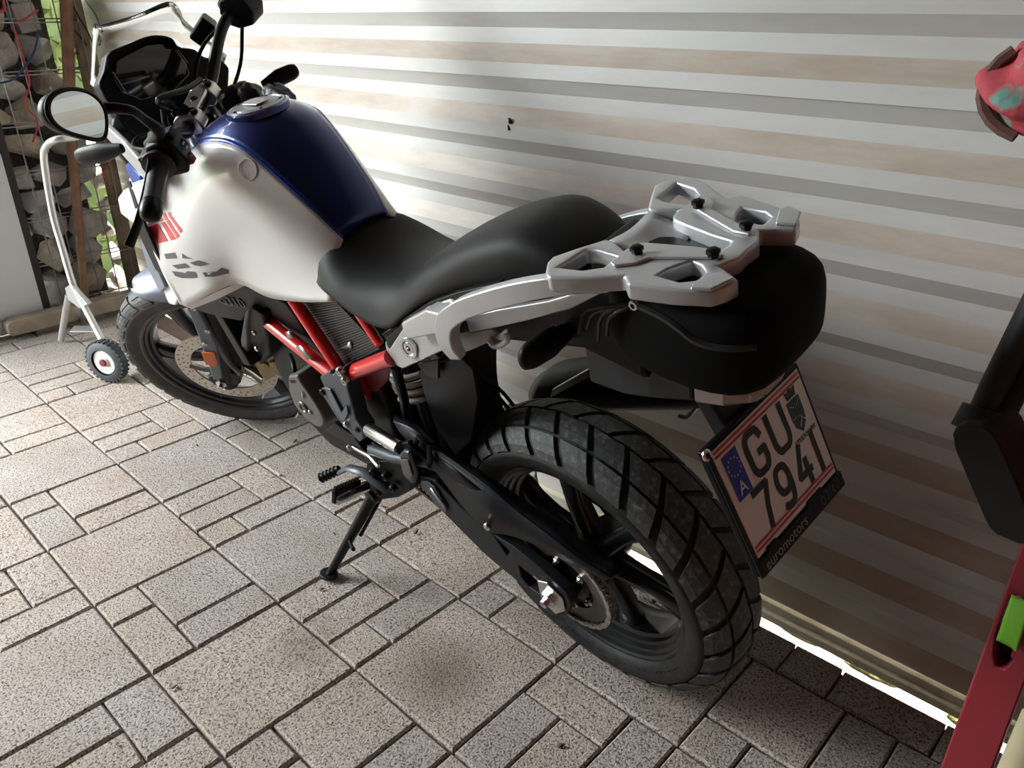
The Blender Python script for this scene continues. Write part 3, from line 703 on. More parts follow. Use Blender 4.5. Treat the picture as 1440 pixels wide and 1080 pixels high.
# ---- shroud pieces in front of the knee panel
panel('shroud_edge', [(203, 300, 0.214), (208, 318, 0.217), (232, 372, 0.220), (240, 385, 0.220), (232, 386, 0.220), (222, 378, 0.219), (196, 322, 0.214)], BLK, bike, -0.006)
panel('shroud_wing', [(200, 318, 0.195), (222, 352, 0.202), (238, 388, 0.208), (246, 410, 0.209), (249, 424, 0.209), (246, 430, 0.208), (238, 428, 0.206), (234, 420, 0.204), (220, 385, 0.198), (205, 352, 0.190)], WHITE, bike, .012, bevel=.004)
panel('shroud_inner', [(196, 300, .200), (204, 318, .212), (210, 352, .208), (232, 405, .215), (225, 412, .208), (208, 378, .195), (198, 345, .190)], SILVERW, bike, .01, bevel=.003)
pf = panel('front_fairing', [(184, 262, .180), (200, 257, .192), (210, 290, .205), (205, 312, .205), (190, 318, .190), (170, 302, .165), (165, 278, .155), (172, 268, .165)], WHITE, bike, .03, bevel=.006)
panel('fairing_blue_insert', [(175, 233, .168), (180, 229, .170), (196, 248, .188), (197, 254, .190), (186, 258, .182)], BLUEB, bike, .02, bevel=.002)
panel('fairing_slot', [(178, 255, .172), (182, 255, .176), (193, 290, .194), (190, 294, .192)], BLK, pf, .004)
panel('fairing_trim', [(142, 182, .150), (149, 177, .152), (172, 199, .168), (190, 219, .178), (213, 247, .190), (206, 257, .188), (184, 232, .174), (160, 205, .160)], SILVC, bike, .012, bevel=.003)
prism('panel_lip', [A(262, 432, .221), A(300, 412, .192), A(337, 397, .149), A(347, 400, .145), A(338, 405, .146), A(305, 421, .178), A(272, 434, .208)], (0, -.004, 0), WHITE, bike, bevel=.001)
box('nose_beak', (1.28, 0, .86), (.16, .22, .14), WHITE, bike, bevel=.03)
# lower dark shroud with the raised model number
ls = [(262, 431, 0.183), (300, 416, 0.173), (340, 400, 0.143), (382, 418, 0.128), (402, 428, 0.118), (417, 446, 0.108), (433, 476, 0.100), (420, 470, 0.100), (396, 452, 0.110), (368, 440, 0.120), (352, 436, 0.128), (340, 452, 0.133), (318, 448, 0.148), (290, 441, 0.168)]
gl = panel('lower_shroud', ls, GUARD, bike, .02, bevel=.004); gl['label'] = 'dark grey lower shroud'
GB = bvh_of(gl)
def gh(px, py):
    d = (BIKE_R.transposed() @ _dir(px, py)).normalized(); return GB.ray_cast(_c, d)
h0, hl_, hr_, hu_, hd_ = [gh(*q)[0] for q in ((326, 424), (312, 422), (340, 427), (326, 418), (327, 430))]
nn_ = gh(326, 424)[1]; nn_ = nn_ if nn_.dot(h0 - _c) < 0 else -nn_
Mx = basis(h0 + nn_ * .001, hr_ - hl_, hu_ - hd_)
text_mesh('model_number', 'G310', .038, Mx, mat('embossed_grey', (.10, .11, .125), .4), gl, ext=.0015, xs=1.15)
panel('radiator_cowl', [(345, 437, .150), (352, 431, .150), (368, 442, .142), (375, 470, .13), (378, 500, .12), (366, 512, .115), (352, 500, .125), (342, 470, .142)], BLK, bike, .06, bevel=.006)
panel('cowl_rib', [(344, 440, .156), (350, 434, .156), (346, 462, .150), (348, 495, .140), (342, 505, .138), (338, 478, .148)], GREYC, bike, .012, bevel=.003)
for q in ((358, 467), (362, 490)): bolt('cowl_bolt', A(*q, .135), (0, 1, 0), .007, STEEL, bike, h=.005)
box('radiator', (1.02, 0, .62), (.05, .30, .26), BLK, bike, R=Matrix.Rotation(.25, 3, 'Y'), bevel=.006)
# ---- red trellis frame
def rod(name, a, b, r, m, **k): return tube(name, [a, b], r, m, bike, n=14, **k)
rod('frame_tube', A(362, 440, .118), A(474, 530, .122), .0165, RED); rod('frame_tube', A(412, 420, .118), A(484, 528, .126), .0135, RED)
rod('frame_tube', A(494, 524, .128), A(552, 502, .130), .0165, RED); rod('frame_tube', A(496, 428, .112), A(534, 484, .124), .009, RED)
rod('frame_tube', A(500, 528, .118), A(522, 558, .095), .010, RED)
rod('frame_tube', V((.90, -.118, .67)), V((.59, -.12, .60)), .0165, RED); rod('frame_tube', V((.66, -.118, .77)), V((.57, -.12, .60)), .0135, RED); rod('frame_tube', V((.56, -.12, .60)), V((.36, -.12, .72)), .0165, RED)
panel('frame_gusset', [(490, 528, .112), (548, 514, .116), (545, 535, .105), (525, 556, .098), (516, 548, .10)], mat('dark_red_gusset', (.16, .008, .008), .35), bike, .006)
for q in ((482, 520, .146), (489, 533, .148)): bolt('frame_bolt', A(*q), (0, 1, 0), .010, STEEL, bike, h=.012)
panel('frame_sticker', [(401, 467, .138), (407, 466, .138), (412, 476, .138), (405, 476, .138)], STICK, bike, .001, bevel=0); panel('frame_sticker', [(415, 488, .139), (422, 486, .139), (438, 503, .140), (432, 507, .140)], STICK, bike, .001, bevel=0)
# grille panel between the tubes: back plate + ribs
ga, gb, gc, gdn = A(420, 427, .100), A(474, 421, .098), A(537, 489, .100), A(487, 515, .102)
gp = prism('airbox_grille', [ga, gb, gc, gdn], (0, -.02, 0), BLK, bike, bevel=.003); gp['label'] = 'ribbed airbox cover with pale chevron'
bm = bmesh.new()
for k in range(26):
    t = (k + .5) / 26; p, q = ga.lerp(gdn, t), gb.lerp(gc, t); d = (q - p); L = d.length; bm_box(bm, (p + q) / 2 + V((0, .0015, 0)), (L * .97, .004, .0035), basis((0, 0, 0), d, (0, 1, 0)).to_3x3())
gr = fromb('grille_ribs', bm, GRILLE, gp, smooth=False); gr['kind'] = 'stuff'
prism('chevron', [A(476, 490, .105), A(489, 484, .105), A(494, 478, .105), (A(495, 490, .105))], (0, .002, 0), ALU, gp, bevel=0)
# ---- engine
eng = prism('engine_block', [V((.98, .085, .30)), V((1.0, .085, .45)), V((.92, .085, .60)), V((.80, .085, .66)), V((.62, .085, .58)), V((.50, .085, .48)), V((.50, .085, .34)), V((.62, .085, .25)), V((.86, .085, .23))], (0, -.17, 0), BLK, bike, bevel=.015); eng['label'] = 'black engine block'
c0 = A(430, 572, .150)
cov = [(405, 529), (417, 528), (422, 538), (432, 552), (443, 568), (450, 580), (455, 591), (455, 599), (450, 602), (443, 600), (432, 592), (421, 580), (412, 567), (406, 550), (405, 540)]
ec = prism('generator_cover', [A(x, y, .150) for x, y in cov], (0, -.06, 0), ENGG, bike, bevel=.006); ec['label'] = 'grey engine generator cover'
lathe('cover_cap', [(0, .018), (.004, .016), (.004, .011), (.001, .009), (.001, 0)], A(427, 573, .152), (0, 1, 0), ENGG, ec, n=20)
text_mesh('cover_mark', 'BMW', .013, basis(A(412, 537, .1515), A(418, 537, .1515) - A(406, 537, .1515), A(412, 531, .1515) - A(412, 541, .1515)), BLK, ec)
for a in (0.4, 2.5, 4.6):
    prism('cover_rib', [A(427 + 8 * math.cos(a + .2) , 573 + 14 * math.sin(a + .2), .1525), A(427 + 8 * math.cos(a - .2), 573 + 14 * math.sin(a - .2), .1525), A(427 + 14 * math.cos(a), 573 + 24 * math.sin(a), .151)], (0, .002, 0), STICK, ec, bevel=0)
fc = panel('frame_casting', [(449, 530, .150), (462, 522, .150), (467, 528, .150), (470, 524, .150), (482, 517, .150), (488, 545, .152), (500, 590, .156), (510, 605, .158), (511, 616, .158), (505, 622, .158), (490, 606, .156), (476, 592, .154), (462, 570, .152), (451, 552, .150), (451, 546, .150), (456, 546, .150)], GREYC, bike, .035, bevel=.004)
fc['label'] = 'grey cast frame plate'
panel('casting_rib', [(456, 545, .156), (464, 548, .156), (480, 580, .160), (487, 570, .160), (489, 582, .160), (484, 592, .160), (478, 588, .160), (466, 568, .157)], mat('light_cast_rib', (.11, .12, .135), .4, .35), fc, .004, bevel=.001)
bolt('casting_bolt', A(487, 597, .158), (0, 1, 0), .008, STEEL, fc, h=.005); bolt('casting_bolt', A(503, 604, .159), (0, 1, 0), .007, BLKS, fc, h=.004); bolt('casting_bolt', A(454, 551, .151), (0, 1, 0), .008, BLKS, fc, h=.005)
tube('spark_lead', [A(408, 500, .10), A(412, 510, .12), A(414, 520, .13), A(416, 530, .135)], .006, BLK, bike, n=8, sm=4)
lathe('lead_clip', [(0, .008), (.006, .009), (.012, .006)], A(416, 528, .138), (0, .3, -1), STEEL, bike, n=10)
panel('skid_plate', [(455, 605, .10), (500, 632, .11), (520, 650, .12), (515, 640, .12), (498, 615, .12), (470, 595, .11)], BLK, bike, .18, bevel=.004)
box('frame_rear', (.50, 0, .52), (.10, .20, .26), BLK, bike, bevel=.02)
# ---- silver rear side cover
sc_ = panel('rear_side_cover', [(541, 480, .132), (547, 491, .134), (566, 462, .138), (575, 452, .138), (600, 432, .132), (632, 421, .124), (640, 430, .130), (628, 470, .140), (622, 494, .140), (566, 519, .136), (551, 512, .134), (543, 500, .132)], SILVC, bike, .02, bevel=.003); sc_['label'] = 'silver rear side cover with key lock'
panel('cover_block', [(563, 455, .156), (598, 436, .152), (616, 441, .158), (618, 470, .158), (575, 478, .158), (568, 471, .157)], SILVC, sc_, .03, bevel=.004)
lathe('seat_lock', [(0, .020), (.004, .019), (.004, .014), (.001, .013), (.003, .011), (.003, .005), (0, .004), (0, 0)], A(576, 489, .1365), (-.1, 1, .1), STEEL, sc_, n=24)
prism('seat_trim', [A(541, 476, .130), A(560, 462, .134), A(566, 450, .134), (A(600, 427, .130)), A(640, 412, .118), A(700, 398, .108), A(700, 404, .110), A(632, 424, .122), A(575, 455, .136), A(548, 492, .133)], (0, -.015, 0), BLK, bike, bevel=.002)
# mirrored far side
m_ = [A(*q) for q in [(541, 480, .132), (547, 491, .134), (566, 462, .138), (600, 432, .132), (632, 421, .124), (628, 470, .140), (622, 494, .140), (566, 519, .136), (551, 512, .134)]]
prism('rear_side_cover', [V((p.x, -p.y, p.z)) for p in m_], (0, .02, 0), SILVC, bike, bevel=.003)
# ---- grab rails
def ribbon(name, pts, ws, hs, m, parent, up=(0, 0, 1), bevel=.003, sm=4):
    def lerp_list(L): 
        out = []
        for i in range(len(L) - 1): out += [L[i] + (L[i + 1] - L[i]) * q / sm for q in range(sm)]
        return out + [L[-1]]
    P = cr(pts, sm); ws, hs = lerp_list(ws), lerp_list(hs); rings = []
    for i, p in enumerate(P):
        t = (P[min(i + 1, len(P) - 1)] - P[max(i - 1, 0)]).normalized(); side = V((0, 1, 0)); side = (side - t * side.dot(t)).normalized(); u = side.cross(t)
        rings.append([p + side * ws[i] * a + u * hs[i] * b for a, b in ((-.5, -.5), (.5, -.5), (.5, .5), (-.5, .5))])
    o = loft(name, rings, m, parent); mods(o, bevel=bevel, angle=50); return o
def rail(sgn, name, ky=1., dz=0.):
    pts = [V((-.205, .110, 1.020)), V((-.15, .134, 1.018)), V((-.08, .148, .996)), V((.00, .156, .960)), V((.036, .160, .938)), V((.060, .160, .918)), V((.072, .160, .894)), V((.076, .158, .868)), V((.070, .154, .846))]
    return ribbon(name, [V((p.x, p.y * sgn * ky, p.z + dz)) for p in pts], [.014, .018, .020, .022, .022, .022, .022, .020, .016], [.020, .026, .029, .030, .031, .032, .034, .034, .028], SILV, bike)
rail(1, 'grab_rail')['label'] = 'silver left grab rail'; rail(-1, 'grab_rail', .85, -.03)
panel('tail_side_panel', [(653, 446, .130), (700, 436, .128), (770, 424, .122), (842, 402, .112), (852, 410, .112), (800, 436, .118), (740, 452, .124), (690, 463, .128), (660, 468, .130)], SILV, bike, .012, bevel=.003)
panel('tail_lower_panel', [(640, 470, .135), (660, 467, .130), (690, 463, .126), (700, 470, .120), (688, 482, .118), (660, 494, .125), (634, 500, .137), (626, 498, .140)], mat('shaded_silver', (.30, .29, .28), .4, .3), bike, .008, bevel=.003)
tube('strap_hook', [A(688, 478, .125), A(694, 486, .125), A(704, 485, .122), (A(713, 478, .120)), A(713, 470, .118)], .005, SILV, bike, n=8, sm=3)
panel('hook_lug', [(694, 475, .118), (712, 462, .115), (716, 470, .115), (712, 484, .117), (700, 488, .120), (692, 484, .120)], SILV, bike, .005, bevel=.001)
# ---- luggage rack
RZ = 1.034
half = [(-.320, 0), (-.322, .022), (-.309, .046), (-.320, .050), (-.345, .064), (-.340, .084), (-.331, .098), (-.291, .114), (-.240, .126), (-.226, .112), (-.180, .142), (-.146, .155), (-.134, .148), (-.119, .126), (-.116, .112), (-.131, .080), (-.150, .046), (-.166, .048), (-.188, .060), (-.190, .044), (-.197, .033), (-.222, .026), (-.262, .016), (-.292, .012), (-.294, 0)]
fh = [(-.140, .130), (-.142, .104), (-.144, .079), (-.156, .074), (-.190, .076), (-.191, .105), (-.172, .122)]
rh = [(-.259, .094), (-.262, .076), (-.276, .048), (-.290, .052), (-.304, .064), (-.304, .084), (-.290, .095)]
half = [(x, y * .955) for x, y in half]; fh = [(x, y * .955) for x, y in fh]; rh = [(x, y * .955) for x, y in rh]
outl = half + [(x, -y) for x, y in reversed(half[1:-1])]
hol = [fh, rh, [(x, -y) for x, y in fh], [(x, -y) for x, y in rh]]
rk = prism('luggage_rack', [V((x, y, RZ)) for x, y in outl], (0, 0, -.022), SILV, bike, bevel=.004, holes=[[V((x, y, RZ)) for x, y in h] for h in hol], angle=40); rk['label'] = 'silver cast luggage rack'
for sg in (1, -1):
    prism('rack_ridge', [V((x, y * sg, RZ)) for x, y in ((-.200, .075), (-.206, .062), (-.232, .050), (-.285, .026), (-.306, .026), (-.302, .036), (-.250, .058), (-.232, .066), (-.224, .084), (-.205, .098), (-.196, .094), (-.197, .078))], (0, 0, .004), SILV, rk, bevel=.0018)
    for (x, y) in ((-.213, .064), (-.297, .035)):
        lathe('rack_plug', [(0, .0065), (.003, .0065), (.005, .0085), (.009, .0085), (.011, .005), (.011, 0)], V((x, y * sg, RZ + .003)), (0, 0, 1), BLK, rk, n=6)
    # end pads of the rear arms
    prism('rack_pad', [V((x, y * sg, RZ)) for x, y in ((-.343, .066), (-.333, .096), (-.312, .104), (-.308, .090), (-.320, .060))], (0, 0, .005), SILV, rk, bevel=.002)
rec = [[V((-.150, .046, 1.021)), V((-.150, .0, 1.017)), V((-.150, -.046, 1.021))], [V((-.19, .044, 1.015)), V((-.19, 0, 1.001)), V((-.19, -.044, 1.015))], [V((-.225, .030, 1.011)), V((-.225, 0, 0.989)), V((-.225, -.030, 1.011))]]
surf('rack_front_dish', rec, SILV, rk, n=(3, 3), thick=.01)
prism('rack_recess', [V((-.216, -.036, .998)), V((-.216, .036, .998)), V((-.296, .022, 1.000)), V((-.296, -.022, 1.000))], (0, 0, -.012), BLK, rk, bevel=.002)
lathe('rack_badge', [(0, .0095), (.003, .009), (.003, .006), (.002, 0)], V((-.247, .008, .998)), (0, 0, 1), STEEL, rk, n=18)
box('rack_support', (-.20, 0, .985), (.16, .10, .06), BLK, bike, bevel=.008)
# ---- tail frame, seat underside, inner fender, shock, exhaust
loft('tail_unit', [[V((x, y * w_, z0 if k < 2 else z1)) for k, y in enumerate((-1, 1, 1, -1))] for x, w_, z0, z1 in ((.30, .095, .74, .82), (.16, .095, .80, .90), (.02, .090, .85, .955), (-.12, .085, .88, .985), (-.22, .08, .86, .99))], BLK, bike, smooth=False, bevel=.008)
fd = surf('inner_fender', [[V((x, y, z)) for y in (-.085, -.04, .0, .04, .085)] for x, z in ((.31, .40), (.315, .50), (.30, .60), (.26, .70), (.18, .79), (.06, .84))], BLK, bike, n=(4, 2), thick=.004)
panel('mud_flap', [(588, 522, .100), (645, 500, .105), (665, 520, .098), (672, 560, .085), (662, 620, .080), (640, 640, .080), (612, 600, .085), (598, 560, .092)], BLK, bike, .006, bevel=.002)
panel('flap_bracket', [(586, 512, .118), (616, 506, .118), (616, 533, .112), (600, 528, .112)], GUARD, bike, .006, bevel=.001)
sh_a, sh_b = A(578, 505, .040), A(622, 640, .040)
shk = tube('shock_absorber', [sh_a, sh_b], .020, BLKS, bike, n=14)
ax1 = (sh_b - sh_a); u_ = ax1.normalized().orthogonal(); v_ = ax1.normalized().cross(u_)
tube('shock_spring', [sh_a + ax1 * (.02 + .26 * t / 52) + (u_ * math.cos(t * .42) + v_ * math.sin(t * .42)) * .034 for t in range(52)], .0065, SPRING, shk, n=7)
# rear subframe struts, hoses
tube('subframe_tube', [A(556, 515, .10), A(568, 560, .10), A(575, 600, .10)], .010, BLKS, bike, n=10)
tube('brake_hose', [A(655, 505, .02), A(690, 545, -.02), A(715, 575, -.05)], .004, BLK, bike, n=6, sm=4); tube('brake_hose', [A(660, 520, .0), A(700, 545, -.03), A(730, 580, -.06)], .004, BLK, bike, n=6, sm=4)
tube('exhaust_bracket', [V((.36, -.13, .68)), V((.10, -.14, .70)), V((-.05, -.15, .72))], .012, BLKS, bike, n=8)
# silencer on the far side
ea, eb = V((.30, -.185, .47)), V((-.20, -.195, .68))
d_ = eb - ea
ex = loft('silencer', [[ea + d_ * t + V((0, .062 * s * math.cos(k * math.pi / 6), .0)) + V((-.35, 0, .94)) * .075 * s * math.sin(k * math.pi / 6) for k in range(12)] for t, s in ((0, .55), (.08, .9), (.3, 1.0), (.85, 1.0), (.97, .85), (1.0, .6))], BLK, bike, bevel=0); ex['label'] = 'black silencer'
sx = A(800, 530, -.15); 
prism('heat_shield', [A(770, 566, -.130), A(776, 548, -.128), A(884, 487, -.128), A(890, 490, -.130), A(880, 500, -.130), A(790, 552, -.132)], (0, -.012, 0), ALU, ex, bevel=.003)
lathe('outlet', [(0, .022), (.04, .022), (.04, .017), (.01, .016)], eb + V((.01, 0, -.01)), d_, BLKS, ex, n=16)
tube('outlet_clip', [A(955, 585, -.14), A(968, 586, -.14), A(980, 572, -.14)], .004, ALU, ex, n=6, sm=3)
# ---- tail tidy, lamp, plate bracket
TL, TRp, BR, BL = V((-.325, .107, .808)), V((-.325, -.107, .796)), V((-.389, -.107, .634)), V((-.389, .107, .654))
pu = (TRp - TL).normalized(); pv = (TL - BL).normalized(); pn = pu.cross(pv).normalized()
if pn.x > 0: pn = -pn
tt = loft('tail_housing', [[V((x, y, z)) for y, z in ((w_, z1), (w_, z0 + .012), (w_ * .6, z0), (-w_ * .6, z0), (-w_, z0 + .012), (-w_, z1))] for x, w_, z0, z1 in ((-.11, .072, .800, .92), (-.17, .072, .802, .905), (-.215, .070, .812, .905), (-.275, .062, .826, .90))], mat('slate_tail_plastic', (.020, .0235, .030), .42), bike, smooth=False, bevel=.004); tt['label'] = 'dark grey tail housing'
tl = loft('tail_lamp', [[V((x, y, z)) for y, z in ((w_, z1), (w_, z0 + .006), (w_ * .7, z0), (-w_ * .7, z0), (-w_, z0 + .006), (-w_, z1))] for x, w_, z0, z1 in ((-.275, .060, .828, .885), (-.315, .055, .834, .884), (-.345, .040, .842, .880), (-.356, .022, .85, .874))], LENS, bike, smooth=False, bevel=.004); tl['label'] = 'clear tail lamp lens'
box('lamp_core', (-.305, 0, .857), (.05, .07, .026), LEDR, tl, bevel=.004)
for k in range(4): box('lamp_led', (-.325, -.03 + .02 * k, .857), (.014, .010, .016), STEEL, tl, bevel=.002)
prism('plate_bracket', [V((-.255, .045, .838)), V((-.29, .045, .832)), V((-.340, .045, .760)), V((-.335, .045, .735)), V((-.30, .045, .76))], (0, -.09, 0), GUARD, bike, bevel=.006)
# plate holder, plate and its print
mid = (TL + TRp + BR + BL) / 4
def pp(u, v, h=0.): return BL.lerp(BR, u).lerp(TL.lerp(TRp, u), v) + pn * h        # u to the right, v upwards seen from behind
hd = prism('plate_holder', [pp(u, v, .002) for u, v in ((-.04, 1.035), (1.04, 1.035), (1.04, -.16), (-.04, -.16))], -pn * .012, BLK, bike, bevel=.003)
prism('holder_rim', [pp(u, v, .002) for u, v in ((-.045, -.16), (-.012, -.16), (-.012, 1.035), (-.045, 1.035))], pn * .004, GUARD, hd, bevel=.0015)
prism('holder_strip', [pp(u, v, .002) for u, v in ((-.03, -.155), (1.03, -.155), (1.03, -.012), (.80, -.012), (.78, .02), (.60, .02), (.58, -.012), (.22, -.012), (.20, .02), (.10, .02), (.08, -.012), (-.03, -.012))], pn * .005, BLK, hd, bevel=.001)
bolt('holder_corner', pp(-.035, 1.01, .003), pn, .008, STEEL, hd, h=.003)
np_ = prism('number_plate', [pp(u, v, .0025) for u, v in ((0, 0), (1, 0), (1, 1), (0, 1))], pn * .0012, PLATE, bike, bevel=.0004); np_['label'] = 'white number plate reading GU 794 I'
H_ = .0046
def pq(name, q, m, h=H_): return mk(name, [pp(u, v, h) for u, v in q], [tuple(range(len(q)))], m, np_, smooth=False)
for v in (.965, .925, .045, .085): pq('red_line', [(.01, v), (.99, v), (.99, v + .018), (.01, v + .018)], PLRED)
pq('blue_band', [(.05, .50), (.20, .50), (.20, .90), (.05, .90)], PLBLUE)
def ptxt(name, s, u, v, size, m, xs=1., off=0.):
    c = pp(u, v, H_ + .0003); M4 = basis(c, pu, pv)
    if M4.to_3x3().col[2].dot(pn) < 0: pass
    return text_mesh(name, s, size, M4, m, np_, ext=.0002, xs=xs, off=off)
def stroke(name, paths, u0, v0, su, sv, wd, m):
    bm = bmesh.new()
    for path in paths:
        P_ = [pp(u0 + x * su, v0 + y * sv, H_) for x, y in path]; P_ = cr(P_, 4) if len(P_) > 3 else P_
        for a, b in zip(P_, P_[1:]):
            d = (b - a).normalized(); n = pn.cross(d) * wd / 2; a2, b2 = a - d * wd * .25, b + d * wd * .25
            bm.faces.new([bm.verts.new(q) for q in (a2 - n, b2 - n, b2 + n, a2 + n)])
    o = fromb(name, bm, m, np_, smooth=False); return o
CH = {'G': [[(.95, .78), (.80, .97), (.5, 1), (.2, .97), (.05, .80), (.03, .5), (.05, .2), (.2, .03), (.5, 0), (.8, .03), (.95, .2), (.95, .46)], [(.95, .46), (.60, .46)]],
      'U': [[(.03, 1), (.03, .5), (.04, .2), (.2, .02), (.5, 0), (.8, .02), (.96, .2), (.97, .5), (.97, 1)]],
      '7': [[(.0, 1), (1, 1)], [(1, 1), (.62, .5), (.40, 0)]],
      '9': [[(.95, .68), (.8, .42), (.5, .36), (.2, .42), (.05, .68), (.2, .94), (.5, 1), (.8, .94), (.95, .68), (.92, .3), (.75, .05), (.4, 0), (.1, .06)]],
      '4': [[(.62, 1), (.05, .30)], [(.05, .30), (1, .30)], [(.74, .62), (.74, 0)]], 'I': [[(.5, 1), (.5, 0)]]}
for ch_, u, v, su in (('G', .27, .545, .17), ('U', .53, .545, .17), ('7', .17, .12, .15), ('9', .40, .12, .15), ('4', .63, .12, .15), ('I', .84, .12, .10)):
    stroke('plate_character', CH[ch_], u, v, su, .345, .0105, INK)
ptxt('country_letter', 'A', .125, .58, .026, WHT)
for k in range(12):
    a = k * math.pi / 6; c = pp(.125, .77, H_ + .0004) + pu * (.0125 * math.cos(a)) + pv * (.0125 * math.sin(a))
    mk('star', [c + pu * (.0016 * math.cos(b)) + pv * (.0016 * math.sin(b)) for b in [j * 1.2566 for j in range(5)]], [(0, 1, 2, 3, 4)], STAR, np_, smooth=False)
pq('crest_shield', [(.765, .83), (.915, .83), (.915, .68), (.90, .60), (.84, .53), (.78, .60), (.765, .68)], CREST)
pq('crest_crown', [(.79, .845), (.89, .845), (.905, .925), (.865, .90), (.85, .945), (.83, .945), (.815, .90), (.775, .925)], INK)
stroke('crest_beast', [[(.1, .9), (.5, .75), (.35, .5), (.7, .4), (.4, .1)], [(.5, .75), (.9, .9)], [(.35, .5), (.05, .45)], [(.7, .4), (.95, .2)]], .775, .56, .13, .26, .0030, WHT)
ptxt('region_name', 'STEIERMARK', .84, .492, .0098, INK, xs=1.0)
def htxt(s, u, v, size): return text_mesh('holder_lettering', s, size, basis(pp(u, v, .0076), pu, pv), DIMW, hd, ext=.0002)
htxt('euromotors', .27, -.085, .022); htxt('GRAZ', .86, -.08, .020) if False else None
stroke2 = None
def hstroke(paths, u0, su):
    bm = bmesh.new()
    for path in paths:
        P_ = [pp(u0 + x * su, -.125 + y * .085, .0076) for x, y in path]
        for a, b in zip(P_, P_[1:]):
            d = (b - a).normalized(); n = pn.cross(d) * .0011; bm.faces.new([bm.verts.new(q) for q in (a - n, b - n, b + n, a + n)])
    fromb('holder_lettering', bm, mat('print_dark_grey', (.06, .05, .05), .5), hd, smooth=False)
hstroke([[(.5, 0), (.1, .3), (.1, .7), (.5, 1), (.9, .7), (.9, .3), (.5, 0)]], .72, .05); hstroke([[(.1, 1), (.9, 1), (.4, 0)]], .785, .04); hstroke([[(.5, 1), (.3, 0)]], .835, .03); hstroke([[(.2, 0), (.3, 1)], [(.9, 1), (.25, .5), (.9, 0)]], .87, .04); hstroke([[(.1, 1), (.9, 1)], [(.5, 1), (.3, 0)]], .925, .045)
htxt('omor', .84, -.075, .022) if False else None
# ---- rear indicators
def indicator(name, a, b, r, tipm, steer=False, flat=.6):
    d = b - a; o = tube(name, [a, a + d * .12, a + d * .45, a + d * .8, a + d * .95, b], [r * .45, r * .6, r, r * .95, r * .7, r * .25], BLK, bike, steer, n=12, sm=3, flat=flat)
    o['label'] = 'black turn indicator'; return o
indicator('turn_indicator', A(806, 462, .075), A(732, 508, .185), .022, None)
indicator('turn_indicator', V((-.10, -.075, .90)), V((-.08, -.185, .87)), .022, None)
tube('indicator_lens', [A(795, 478, .098), A(752, 503, .160), A(737, 509, .182)], [.010, .013, .005], mat('smoked_lens', (.045, .04, .038), .15, coat=.5), bike, n=10, flat=.5)
tube('lamp_wire', [A(780, 468, .10), A(776, 460, .11), A(782, 457, .11), A(786, 466, .10)], .0018, STEEL, bike, n=6, sm=3)
# ---- bag strapped under the rack: a thing of its own
def superring(x, w_, h, zc, yc=0., n=20, e=.45):
    out = []
    for k in range(n):
        a = 2 * math.pi * k / n; c, s = math.cos(a), math.sin(a)
        out.append(V((x, yc + w_ * math.copysign(abs(c) ** e, c), zc + h * math.copysign(abs(s) ** e, s))))
    return out
bag = empty('tail_bag', M=BIKE_M); tag(bag, 'black zipped nylon tail bag hanging under the silver luggage rack', 'bag')
prof_ = [(-.135, .030, .040, .955), (-.150, .070, .056, .950), (-.20, .100, .064, .946), (-.26, .108, .068, .943), (-.325, .104, .068, .943), (-.362, .092, .064, .945), (-.385, .070, .050, .948), (-.392, .03, .02, .95)]
bb = loft('bag_body', [superring(*q) for q in prof_], BAG, bag); mods(bb, sub=1)
zp = [A(872, 426, .105), A(905, 440, .118), A(940, 462, .123), A(980, 483, .123), A(1030, 490, .122), A(1066, 488, .110)]
BB = bvh_of(bb)
zs = []
for x, y in ((893, 428), (912, 436), (935, 448), (955, 462), (975, 478), (1000, 487), (1030, 490), (1064, 488)):
    d = (BIKE_R.transposed() @ _dir(x, y)).normalized(); h = BB.ray_cast(_c, d)
    if h[0] is not None: zs.append(h[0])
if len(zs) > 3:
    tube('zip', zs, .0045, ZIP, bag, n=6, sm=4)
    zt_ = zs[0]
    for k in range(4): tube('zip_cord', [zt_, zt_ + V((.03 + .012 * k, .012, -.02)), zt_ + V((.045 + .016 * k, .006, -.055 - .012 * (k % 2)))], .0028, ZIP, bag, n=6, sm=3)
    bolt('zip_slider', zt_, (0, 1, 0), .007, STEEL, bag, h=.005)
# =================================================================== FRONT END (built straight ahead, then steered)
FX = 1.42; FZ = .329
def fork_pt(z, y): # along the fork line, parallel to the steering axis
    return V((1.405 - (z - FZ) * .4858, y, z))
for sg in (1, -1):
    tube('fork_leg', [fork_pt(.30, .098 * sg), fork_pt(.62, .098 * sg)], .027, BLKS, bike, True, n=16)
    tube('fork_tube', [fork_pt(.55, .098 * sg), fork_pt(1.06, .098 * sg)], .0205 if True else 0, mat('fork_gold_grey', (.20, .20, .20), .3, .9), bike, True, n=16)
